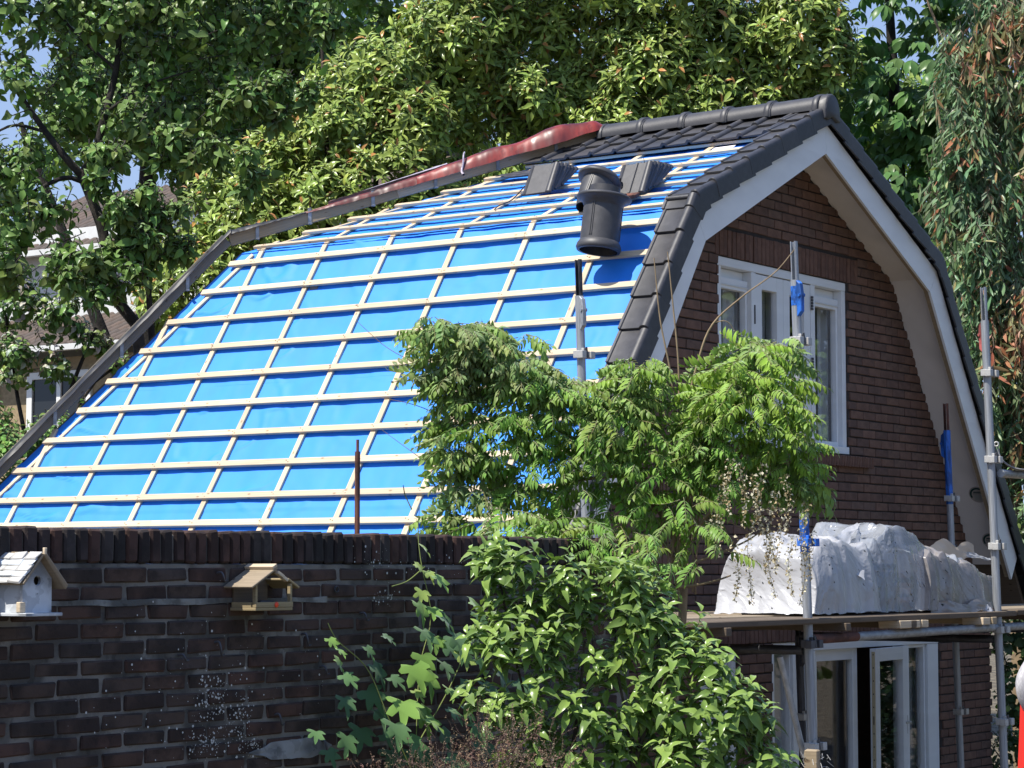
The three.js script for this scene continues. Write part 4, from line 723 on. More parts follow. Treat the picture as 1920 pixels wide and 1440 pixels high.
{ // open wooden bird feeder
  const t = thing('bird_feeder', 'small open wooden bird feeder with pitched board roof and red spot', 'bird feeder', [WX, 2.532, 9.772]);
  const om = mat({ color: lin(.36, .29, .17), map: woodTex, bumpMap: woodTex, bumpScale: 0.001, roughness: 0.85 }), W = 0.108, D = 0.13;
  part(t, 'floor_board', box(D, 0.012, W * 2, D / 2 + 0.004, 0.006, 0, 0.0015), om);
  part(t, 'back_board', box(0.008, 0.11, W * 2 - 0.02, 0.01, 0.068, 0, 0.001), M.darkWood);
  part(t, 'front_rail', box(0.01, 0.02, W * 2, D + 0.001, 0.0225, 0, 0.001), om);
  for (const k of [-1, 1]) { part(t, 'corner_post', box(0.016, 0.09, 0.012, D - 0.006, 0.0575, k * (W - 0.007), 0.001), om); part(t, 'side_rail', box(D - 0.03, 0.02, 0.008, D / 2 - 0.006, 0.0225, k * (W - 0.006), 0.001), om); }
  const a = Math.atan2(0.055, W), sl = Math.hypot(0.055, W) + 0.045;
  const l1 = sub(t, 'roof_panel'); l1.position.set(0.07, 0.162, 0); l1.rotation.x = a; part(l1, 'roof_board', box(0.145, 0.009, sl, 0.005, 0, sl / 2 - 0.004, 0.002), M.oldWood); part(l1, 'ridge_board', box(0.145, 0.012, 0.026, 0.006, 0.012, 0.01, 0.001), M.pine[3]);
  const l2 = sub(t, 'roof_panel'); l2.position.set(0.07, 0.162, 0); l2.rotation.x = -a;
  part(l2, 'roof_board', box(0.135, 0.009, sl * 0.45, -0.004, 0, -sl * 0.78, 0.002), om); part(l2, 'roof_board', box(0.12, 0.009, sl * 0.28, -0.01, 0, -sl * 0.2, 0.002), om); part(l2, 'cross_strip', box(0.02, 0.012, 0.04, 0.07, -0.012, -0.03, 0.001), M.pine[2]); part(l2, 'cross_strip', box(0.02, 0.012, 0.03, 0.07, -0.014, -0.062, 0.001), M.pine[2]);
  part(t, 'seed_tray', box(0.05, 0.025, 0.08, 0.05, 0.025, -0.03, 0.004), M.steelDark);
  part(t, 'red_marker', at(new THREE.SphereGeometry(0.011, 12, 8), T(D + 0.008, 0.022, -0.008, 0, 0, 0, [0.4, 1, 1])), mat({ color: lin(.75, .06, .015), roughness: 0.4 }));
}

// ---------------------------------------------------------------- foliage helpers
// one leaf along +x: folded along its midrib, arching; returns position / index / shape factor arrays
function leafArrays(len, wid, o = {}) {
  const n = o.n || 4, fold = o.fold ?? 0.35, droop = o.droop ?? 0.25, pk = o.peak ?? 0.45, pos = [], idx = [], rib = [];
  for (let i = 0; i <= n; i++) {
    const t = i / n, w = wid / 2 * (t < pk ? Math.sin(t / pk * Math.PI / 2) : Math.pow(Math.cos((t - pk) / (1 - pk) * Math.PI / 2), o.tip ?? 0.85)) , x = len * t * (1 - droop * t * 0.25), y = -droop * len * t * t;
    const ww = Math.max(0, i === 0 ? wid * 0.03 : w), wave = (o.wave || 0) * wid * (i % 2 ? 1 : -1);
    pos.push(x, y + fold * ww + wave, -ww, x, y, 0, x, y + fold * ww - wave, ww); rib.push(1, 0.9, 1);
  }
  for (let i = 0; i < n; i++) { const a = i * 3, b = a + 3; idx.push(a, a + 1, b, b, a + 1, b + 1, a + 1, a + 2, b + 1, b + 1, a + 2, b + 2); }
  return { pos, idx, rib };
}
class Leaves { // collects leaves and twigs with a colour for each into one geometry
  constructor() { this.p = []; this.c = []; this.i = []; }
  add(L, m, col) { const o = this.p.length / 3, v = V(); for (let k = 0; k < L.pos.length; k += 3) { v.set(L.pos[k], L.pos[k + 1], L.pos[k + 2]).applyMatrix4(m); this.p.push(v.x, v.y, v.z); const f = L.rib[k / 3]; this.c.push(col[0] * f, col[1] * f, col[2] * f); } for (const q of L.idx) this.i.push(q + o); return this; }
  twig(a, b, r, col) { const g = bar(a, b, r, r * 0.6, 4), o = this.p.length / 3, q = g.attributes.position; for (let k = 0; k < q.count; k++) { this.p.push(q.getX(k), q.getY(k), q.getZ(k)); this.c.push(...col); } for (const e of g.index.array) this.i.push(e + o); return this; }
  build() { const g = new THREE.BufferGeometry(); g.setAttribute('position', new THREE.Float32BufferAttribute(this.p, 3)); g.setAttribute('color', new THREE.Float32BufferAttribute(this.c, 3)); g.setIndex(this.i); g.computeVertexNormals(); return g; }
}
const vary = (c, r, a = 0.25) => { const k = 1 + (r() - 0.5) * 2 * a, h = (r() - 0.5) * a * 0.6; return [c[0] * k * (1 + h), c[1] * k, c[2] * k * (1 - h)]; };
// sprays: small shoots that a crown is made of; +y is the shoot's direction
function whorl(r, o) {
  const L = new Leaves(), n = o.n, stem = o.stem ?? 0.16;
  L.twig(V(0, -stem, 0), V(0, stem * 0.1, 0), o.tw ?? 0.006, o.bark || [.12, .1, .05]);
  for (let k = 0; k < n; k++) {
    const t = k / n, yaw = k * 2.399 + r() * 0.5, tilt = lerp(o.tilt0 ?? -0.1, o.tilt1 ?? 0.9, t) + (r() - 0.5) * 0.4, s = (0.75 + 0.45 * r()) * (1 - 0.3 * t);
    const lf = leafArrays(o.len * s, o.wid * s, { n: 4, fold: 0.2 + 0.3 * r(), droop: (o.droop ?? 0.3) * (0.5 + r()), peak: o.peak, tip: o.tip, wave: o.wave });
    let c = vary(t > 0.75 ? o.young || o.color : o.color, r, 0.22); if (o.odd && r() < o.oddShare) c = vary(o.odd[Math.floor(r() * o.odd.length)], r, 0.2);
    L.add(lf, T(0, -stem * (1 - t) * (o.spread ?? 0.7), 0, 0, yaw, 0).multiply(T(0.004, 0, 0, (r() - 0.5) * 0.5, 0, tilt)), c);
  }
  return L.build();
}
function pinnate(r, o) { // compound leaf along +x, leaflets in pairs
  const L = new Leaves(), N = o.pairs, len = o.len, p = (t) => V(len * t * (1 - 0.15 * t), -o.droop * len * t * t, 0);
  for (let k = 0; k < 4; k++) L.twig(p(k / 4), p((k + 1) / 4), 0.0022, [.2, .2, .06]);
  for (let k = 0; k <= N; k++) for (const s of k === N ? [0] : [-1, 1]) {
    const t = 0.18 + 0.82 * k / N, ls = o.leaf * (0.75 + 0.35 * Math.sin(Math.PI * t)) * (0.85 + 0.3 * r());
    L.add(leafArrays(ls, ls * (o.ratio ?? 0.38), { n: 4, fold: 0.25, droop: 0.25 + 0.4 * r(), peak: 0.4 }), new THREE.Matrix4().setPosition(p(t)).multiply(T(0, 0, 0, (r() - 0.5) * 0.6, s === 0 ? 0 : -s * (1.0 + 0.25 * r()), -0.15 - 0.4 * r() - o.droop * t)), vary(o.color, r, 0.2));
  }
  return L.build();
}
function palmate(r, o) { // chestnut leaf: leaflets fanned from one point
  const L = new Leaves(), n = 7;
  for (let k = 0; k < n; k++) { const a = (k - 3) * 0.62, s = 1 - Math.abs(k - 3) * 0.13; L.add(leafArrays(o.len * s, o.len * s * 0.36, { n: 4, fold: 0.25, droop: 0.5, peak: 0.64, tip: 0.7 }), T(0, 0, 0, 0, a, -0.2 - 0.2 * r()), vary(o.color, r, 0.15)); }
  return L.build();
}
function hanging(r, o) { // drooping twig with narrow pendent leaves
  const L = new Leaves(), N = o.n, len = o.len; let p = V(0, 0, 0);
  for (let k = 0; k < N; k++) {
    const q = V(0.03 * Math.sin(k * 0.7), -len * (k + 1) / N, 0.03 * Math.cos(k)); L.twig(p, q, 0.003, [.2, .12, .08]);
    for (let j = 0; j < 2; j++) { const s = o.leaf * (0.7 + 0.6 * r()); let c = vary(o.color, r, 0.25); if (r() < o.oddShare) c = vary(o.odd[Math.floor(r() * o.odd.length)], r, 0.25); L.add(leafArrays(s, s * 0.21, { n: 4, fold: 0.15, droop: 0.15, peak: 0.4, tip: 1 }), new THREE.Matrix4().setPosition(p.clone().lerp(q, r())).multiply(T(0, 0, 0, (r() - 0.5) * 2, r() * 6.28, -0.7 - 0.9 * r())), c); }
    p = q;
  }
  return L.build();
}
// place sprays over clumps [x, y, z, r, (count factor)] of a crown, facing outwards and up
function crown(parent, geos, m, clumps, r, o = {}) {
  const spots = geos.map(() => []), per = o.per ?? 60, q = new THREE.Quaternion(), q2 = new THREE.Quaternion();
  for (const [x, y, z, rad, f = 1, sy = 1] of clumps) {
    const n = Math.round(per * f * Math.pow(rad / (o.ref ?? 0.7), 2));
    for (let k = 0; k < n; k++) {
      const u = r() * 2 - 1, a = r() * Math.PI * 2, s = Math.sqrt(1 - u * u), d = V(s * Math.cos(a), u, s * Math.sin(a));
      if (d.z < -0.4 && r() < 0.6) d.z *= -1; if (d.y < -0.3 && r() < 0.5) d.y *= -1;
      const rr = rad * (0.55 + 0.5 * Math.sqrt(r())), p = V(x + d.x * rr, y + d.y * rr * sy, z + d.z * rr);
      const dir = o.dir ? o.dir(d, r) : d.clone().multiplyScalar(0.7).add(V((r() - 0.5) * 0.8, 0.45 + (r() - 0.5) * 0.5, (r() - 0.5) * 0.8 + 0.15)).normalize();
      if (o.hang) q.setFromEuler(new THREE.Euler((r() - 0.5) * 0.5, r() * 6.28, (r() - 0.5) * 0.5)); else if (o.flat) { q.setFromUnitVectors(V(1, 0, 0), V(d.x + (r() - 0.5), -0.15 + (r() - 0.5) * 0.7, d.z + 0.3 + (r() - 0.5)).normalize()); q.multiply(q2.setFromAxisAngle(V(1, 0, 0), (r() - 0.5) * 0.9)); } else { q.setFromUnitVectors(V(0, 1, 0), dir); q.multiply(q2.setFromAxisAngle(V(0, 1, 0), r() * 6.28)); }
      const sc = (o.s0 ?? 0.8) + r() * (o.s1 ?? 0.45), tint = o.tint ? o.tint(p, r) : [0.85 + 0.3 * r(), 0.85 + 0.3 * r(), 0.85 + 0.3 * r()];
      spots[Math.floor(r() * geos.length)].push([new THREE.Matrix4().compose(p, q, V(sc, sc, sc)), tint]);
    }
  }
  spots.forEach((l, k) => {
    if (!l.length) return; const im = new THREE.InstancedMesh(geos[k], m, l.length), c = new THREE.Color();
    l.forEach(([mm, t], i) => { im.setMatrixAt(i, mm); im.setColorAt(i, c.setRGB(...t)); }); im.name = o.name || 'crown'; im.userData.kind = 'stuff'; parent.add(im);
  });
}
const variants = (n, seed, f) => Array.from({ length: n }, (_, k) => f(rng(seed + k * 13)));
const TURN = 0.611; // the garden's long view: trees are laid out on axes turned this far
function tree(name, label, category, pos, group) { return thing(name, label, category, pos, TURN, group); }
const limbs = (t, list, m, name = 'trunk') => list.forEach(([pts, a, b], k) => part(t, k ? 'branch' : name, limb(pts, a, b, 8, 4), m));

// ---------------------------------------------------------------- laurels behind the roof
{
  const geos = variants(6, 400, (r) => whorl(r, { n: 11, len: 0.175, wid: 0.056, stem: 0.2, tilt0: -0.25, tilt1: 1.0, droop: 0.35, color: [0.225, 0.325, 0.056], young: [0.34, 0.46, 0.09], odd: [[.55, .3, .05], [.45, .38, .06], [.42, .2, .06]], oddShare: 0.025, tip: 0.9 }));
  const m = leafMat(0.6, 0.25, 0.28);
  const fill = (r, x0, x1, y0, y1, n, rad = 0.62) => { const l = []; for (let k = 0; k < n; k++) l.push([lerp(x0, x1, (k + r()) / n), lerp(y0, y1, r()), (r() - 0.5) * 0.9, rad * (0.7 + 0.6 * r())]); return l; };
  const specs = [
    ['tall laurel with glossy oval leaves rising over the far bend of the hip', [-9.54, 0, -4.87], (r) => [[-1.35, 6.35, 0.2, 0.5], [-0.95, 7.0, 0, 0.55], [-0.55, 6.75, 0.35, 0.6], [-0.3, 7.4, 0, 0.65], [0.33, 7.85, 0.1, 0.7], [0.3, 6.9, 0.4, 0.7], [0.45, 8.4, -0.2, 0.6], [0.95, 7.3, 0.3, 0.7], [0.95, 8.6, 0, 0.6], [-0.95, 6.1, 0.4, 0.55], [0, 6.2, 0.3, 0.7], [1.3, 8.0, 0.2, 0.6], [1.2, 6.5, 0.2, 0.7], [-0.6, 5.4, 0, 0.6], [0.6, 5.4, 0, 0.6], [-1.7, 5.9, 0, 0.4]]],
    ['tall laurel with glossy oval leaves behind the red underlay roll', [-7.83, 0, -6.69], (r) => [...fill(r, -1.35, 1.55, 6.2, 7.6, 9), ...fill(r, -1.3, 1.6, 7.6, 9.0, 9), ...fill(r, -1.1, 1.6, 9.0, 10.2, 8), [-0.6, 5.4, 0, 0.7], [0.7, 5.4, 0, 0.7]]],
    ['tall laurel with glossy oval leaves behind the ridge tiles and gable peak', [-5.73, 0, -8.15], (r) => [...fill(r, -1.0, 1.5, 6.2, 7.5, 8), ...fill(r, -1.0, 1.45, 7.5, 8.9, 8), ...fill(r, -1.0, 1.15, 8.9, 10, 7), [-0.5, 5.4, 0, 0.7], [0.8, 5.4, 0, 0.7], [1.55, 6.2, 0.1, 0.5]]]
  ];
  specs.forEach(([label, pos, f], k) => {
    const t = tree('laurel', label, 'laurel tree', pos, 'laurels behind the roof'), r = rng(500 + k);
    limbs(t, [[[[0, 0, 0], [0.05, 2, 0], [-0.05, 4.5, 0], [0.1, 7.5, 0]], 0.16, 0.04], [[[0, 2.5, 0], [-0.5, 4.5, 0.1], [-0.9, 6.4, 0.1]], 0.09, 0.03], [[[0, 3, 0], [0.5, 5, 0], [0.9, 7.6, 0.1]], 0.09, 0.03], [[[0, 4, 0], [0.3, 6.5, 0.2], [0.2, 9.0, 0]], 0.06, 0.02]], M.bark);
    crown(t, geos, m, f(r), r, { per: 92, ref: 0.62, tint: (p, q) => { const k2 = 0.8 + 0.45 * q(); return [k2 * (0.95 + 0.15 * q()), k2, k2 * 0.9]; } });
  });
}
// ---------------------------------------------------------------- dark broad-leaved trees beyond the far corner
{
  const geos = variants(5, 700, (r) => whorl(r, { n: 8, len: 0.13, wid: 0.075, stem: 0.2, spread: 1.2, tilt0: -0.5, tilt1: 0.4, droop: 0.5, color: [0.12, 0.22, 0.04], young: [0.155, 0.27, 0.05], bark: [.05, .04, .03], peak: 0.38 }));
  const m = leafMat(0.35, 0.3, 0.3);
  const t = tree('magnolia', 'dark leaved magnolia with forked bare trunk beyond the hip end', 'tree', [-9.08, 0, -1.54]), r = rng(701);
  limbs(t, [
    [[[0.15, 0, 0], [0.1, 2.5, 0], [0.05, 4.6, 0], [0, 5.33, 0], [-0.2, 5.58, 0], [-0.38, 6.38, 0], [-0.61, 6.96, 0]], 0.1, 0.055],
    [[[-0.61, 6.93, 0], [-0.45, 7.25, 0], [-0.37, 7.58, 0], [-0.25, 8.1, 0], [-0.2, 8.5, 0.1], [-0.1, 9.3, 0.1]], 0.05, 0.02], [[[-0.6, 6.93, 0], [-0.75, 7.1, 0.1], [-0.95, 7.35, 0.1], [-1.2, 7.7, 0.1], [-1.45, 8.05, 0]], 0.045, 0.02],
    [[[0.2, 4.6, -0.1], [0.14, 5.4, -0.1], [0.08, 6.05, -0.1], [0.02, 6.6, 0]], 0.045, 0.02], [[[-0.55, 6.85, 0], [-0.75, 6.9, 0.1], [-1.1, 6.75, 0.1], [-1.5, 6.6, 0]], 0.03, 0.012], [[[-0.4, 7.6, 0], [0.1, 7.9, 0.1], [0.6, 8.1, 0]], 0.02, 0.008], [[[-1.0, 7.4, 0.1], [-1.3, 7.45, 0.2], [-1.7, 7.3, 0]], 0.02, 0.01], [[[-0.25, 8.1, 0], [-0.7, 8.5, 0], [-1.1, 9, 0]], 0.02, 0.01]], M.darkBark);
  crown(t, geos, m, [[-1.3, 8.6, 0, 0.55, 0.7], [-0.7, 8.7, -0.2, 0.55, 0.75], [-0.1, 8.8, 0, 0.6, 0.9], [-1.3, 7.9, 0.1, 0.45, 0.6], [-0.7, 7.9, -0.3, 0.5, 0.7], [0.2, 8.1, -0.2, 0.55, 0.8], [-0.1, 7.5, 0.1, 0.45, 0.7], [0.6, 8.7, 0, 0.6, 0.9], [1.1, 8.5, -0.3, 0.6, 0.9], [-1.2, 7.2, 0, 0.4, 0.6], [0.5, 7.6, -0.3, 0.45, 0.6], [-0.9, 6.5, 0.1, 0.4, 0.7], [-1.3, 6.4, 0, 0.4, 0.7], [0.9, 7.9, -0.2, 0.45, 0.7], [1.6, 8.9, -0.4, 0.6, 0.9], [-0.4, 9.3, 0, 0.6, 0.8], [0.8, 9.3, 0, 0.6, 0.8], [-1.4, 9.3, 0, 0.6, 0.7], [-1.3, 6.9, 0.2, 0.4, 0.8], [-0.8, 6.0, 0.3, 0.35, 0.7], [-0.1, 6.4, 0.3, 0.3, 0.6], [-1.4, 5.9, 0.1, 0.35, 0.7]], r, { per: 48, ref: 0.55, s0: 0.95, s1: 0.45 });
  const tufts = (list) => list.flatMap(([x, y, z, q, f = 1]) => Array.from({ length: 5 }, (_, k) => [x + (r() - 0.5) * q * 2.6, y + (r() - 0.5) * q * 1.6 - 0.04 * k, z + (r() - 0.5) * q * 1.5, q * (0.4 + 0.35 * r()), f, 0.65]));
  crown(t, geos, m, tufts([[-0.05, 6.95, 0.35, 0.33], [0.25, 6.6, 0.3, 0.3], [-0.35, 6.15, 0.4, 0.3], [0.6, 7.25, 0.3, 0.3], [0.25, 6.15, 0.35, 0.28], [1.2, 7.9, 0.3, 0.3, 0.8], [1.55, 7.7, 0.2, 0.28, 0.8], [-0.25, 5.9, 0.3, 0.22], [1.9, 8.9, 0.2, 0.3], [1.0, 7.1, 0.1, 0.25, 0.7]]), r, { per: 70, ref: 0.4, name: 'crown' });
  // dense dark tree further back
  const d = tree('shade_tree', 'dense dark green tree towering behind the magnolia', 'tree', [-14.4, 0, -7.2]), rd = rng(733);
  limbs(d, [[[[0, 0, 0], [0.1, 4, 0], [0, 8, 0], [0.2, 11, 0]], 0.3, 0.06], [[[0, 4, 0], [1.2, 7, 0], [2.0, 9.5, 0]], 0.14, 0.04], [[[0, 4.5, 0], [-1, 7, 0], [-1.8, 9, 0]], 0.12, 0.04]], M.darkBark);
  const cl = []; for (let k = 0; k < 34; k++) cl.push([lerp(-1.2, 3.4, rd()), lerp(8.2, 12.2, rd()), (rd() - 0.5) * 1.6, 0.75 * (0.7 + 0.6 * rd())]);
  crown(d, geos, m, [...cl, [1.5, 8.2, 0.3, 0.7], [2.6, 8.6, 0.3, 0.7], [0.6, 8.3, 0, 0.6]], rd, { per: 80, ref: 0.75, s0: 1.0, s1: 0.5, tint: (p, q) => { const k2 = 0.8 + 0.4 * q(); return [k2, k2, k2]; } });
  // leafy shrub before the neighbour's house
  const s = tree('dogwood', 'flowering dogwood bush before the neighbouring white wall', 'bush', [-12.08, 0, -3.1]), rs = rng(741);
  const dg = variants(4, 770, (q) => whorl(q, { n: 8, len: 0.11, wid: 0.062, stem: 0.16, spread: 1.1, tilt0: -0.4, tilt1: 0.5, droop: 0.5, color: [0.105, 0.193, 0.035], young: [0.245, 0.350, 0.070], odd: [[.5, .48, .4], [.045, .03, .025]], oddShare: 0.14, bark: [.06, .04, .03], peak: 0.4 }));
  limbs(s, [[[[0, 0, 0], [0.1, 2.5, 0], [0.2, 4.5, 0], [0.6, 5.6, 0]], 0.06, 0.02], [[[0.1, 3, 0], [-0.3, 4.6, 0], [-0.5, 5.8, 0]], 0.04, 0.015], [[[0.1, 3.2, 0], [0.5, 4.8, 0.1], [1.1, 5.3, 0]], 0.04, 0.012]], M.darkBark);
  crown(s, dg, m, [[-0.35, 5.9, 0, 0.42], [0.2, 5.7, 0.1, 0.38], [0.55, 5.4, 0, 0.3, 0.6], [-0.4, 5.2, 0.1, 0.4], [0.1, 5.1, 0, 0.3, 0.5], [-0.5, 6.4, 0, 0.35], [0.9, 5.2, 0, 0.25, 0.5], [0.35, 6.05, 0, 0.25, 0.5]], rs, { per: 50, ref: 0.4 });
  const h = tree('hedge_bush', 'rounded green bush with small leaves and pale flowers under the neighbouring window', 'bush', [-9.9, 0, -0.7]), rh = rng(747);
  limbs(h, [[[[0, 0, 0], [0, 1.5, 0], [0.1, 3.2, 0]], 0.05, 0.015]], M.darkBark);
  crown(h, variants(3, 780, (q) => whorl(q, { n: 9, len: 0.085, wid: 0.05, stem: 0.14, spread: 1.1, tilt0: -0.4, tilt1: 0.6, color: [0.105, 0.228, 0.035], young: [0.175, 0.315, 0.052], odd: [[.6, .58, .48]], oddShare: 0.03 })), m, [[-0.4, 4.15, 0, 0.4], [0, 3.9, 0.2, 0.4], [0.35, 4.1, 0, 0.3], [-0.3, 3.3, 0.2, 0.5], [0.2, 3.2, 0.3, 0.4], [-0.8, 3.6, 0, 0.5], [0.5, 3.5, 0, 0.3], [0.75, 4.35, -0.1, 0.22], [0, 2.4, 0.2, 0.5]], rh, { per: 62, ref: 0.4 });
}
// ---------------------------------------------------------------- trees to the far side of the gable
{
  const m = leafMat(0.35, 0.35, 0.3), r = rng(801);
  const t = tree('chestnut', 'horse chestnut with fanned leaves beyond the gable verge', 'tree', [-4.18, 0, -9.85]);
  const pg = variants(5, 810, (q) => palmate(q, { len: 0.24, color: [0.088, 0.201, 0.035] }));
  limbs(t, [[[[0, 0, 0], [0, 4, 0], [0.1, 7, 0], [0, 10, 0]], 0.22, 0.05], [[[0, 4.5, 0], [-0.6, 6.5, 0.2], [-0.9, 8, 0]], 0.1, 0.03], [[[0.05, 5, 0], [0.7, 7, 0.2], [1, 8.6, 0]], 0.1, 0.03]], M.darkBark);
  const cl = []; for (let k = 0; k < 30; k++) cl.push([lerp(-0.6, 1.6, r()), lerp(5.2, 10.2, r()), 0.2 + (r() - 0.5) * 1.4, 0.6 * (0.7 + 0.6 * r())]);
  crown(t, pg, m, [...cl, [-0.6, 6.8, 0.6, 0.5], [-0.1, 7.3, 0.7, 0.5], [0.2, 6.4, 0.7, 0.5], [-0.2, 5.7, 0.7, 0.5], [0.5, 8.2, 0.5, 0.5], [-0.5, 8.9, -0.3, 0.5]], r, { per: 46, ref: 0.6, flat: 1 });
  const e = tree('eucalyptus', 'eucalyptus with hanging narrow grey green and rust coloured leaves', 'tree', [-1.17, 0, -5.85]), re = rng(833);
  const hg = variants(5, 840, (q) => hanging(q, { n: 6, len: 0.3, leaf: 0.135, color: [0.165, 0.275, 0.12], odd: [[.4, .16, .08], [.36, .24, .08], [.4, .36, .12]], oddShare: 0.06 })), hr = variants(3, 860, (q) => hanging(q, { n: 6, len: 0.3, leaf: 0.135, color: [0.298, 0.280, 0.123], odd: [[.42, .16, .08], [.4, .22, .09], [.5, .25, .15]], oddShare: 0.35 }));
  limbs(e, [[[[0.3, 0, 0], [0.25, 3, 0], [0.1, 6, 0], [0.2, 10, 0]], 0.12, 0.03], [[[0.25, 3.5, 0], [-0.2, 5.5, 0.1], [-0.5, 7.5, 0]], 0.05, 0.015], [[[0.2, 5, 0], [0.5, 7, 0.2], [0.6, 9, 0]], 0.05, 0.015], [[[0.1, 6, 0], [-0.3, 7.8, 0], [-0.7, 8.9, 0]], 0.03, 0.01]], M.twig);
  const ec = []; for (let k = 0; k < 52; k++) { const y = lerp(3.4, 9.4, k / 52); ec.push([lerp(y > 7.2 ? -0.55 : y > 5.2 ? -0.3 : -0.05, 0.8, re()), y, (re() - 0.5) * 0.6, 0.3 * (0.7 + 0.6 * re())]); }
  crown(e, hg, m, ec, re, { per: 60, ref: 0.4, hang: 1, name: 'crown' });
  crown(e, hr, m, [[0.2, 8.2, 0.4, 0.35], [0.45, 7.6, 0.4, 0.3], [0.3, 5.3, 0.4, 0.35], [0.45, 4.6, 0.4, 0.3], [0.1, 4.9, 0.4, 0.3], [0.5, 6.9, 0.4, 0.3, 0.6], [-0.1, 7.9, 0.3, 0.3, 0.5], [0.35, 4.0, 0.4, 0.25]], re, { per: 42, ref: 0.4, hang: 1, name: 'crown' });
  const i = tree('ivy_bush', 'dark ivy covered bush below the eucalyptus beside the scaffold', 'bush', [-0.2, 0, -4.6]), ri = rng(871);
  limbs(i, [[[[0, 0, 0], [0.05, 1.5, 0], [0, 2.5, 0]], 0.05, 0.015]], M.darkBark);
  crown(i, variants(3, 880, (q) => whorl(q, { n: 8, len: 0.1, wid: 0.075, stem: 0.14, spread: 1.1, tilt0: -0.4, tilt1: 0.5, color: [0.061, 0.123, 0.032], young: [0.210, 0.350, 0.070] })), m, [[0.0, 2.55, 0.3, 0.35], [-0.1, 2.1, 0.2, 0.4], [-0.1, 1.6, 0.2, 0.42], [0.4, 2.2, 0.2, 0.5], [0.4, 1.4, 0.2, 0.5], [-0.1, 1.0, 0.2, 0.45], [-0.1, 0.4, 0.2, 0.5], [1, 2.7, 0, 0.5], [0.5, 0.6, 0.2, 0.5], [1.2, 1.8, 0, 0.6], [0.1, 3.1, -0.1, 0.4], [0.7, 3.2, -0.2, 0.5]], ri, { per: 55, ref: 0.45 });
}

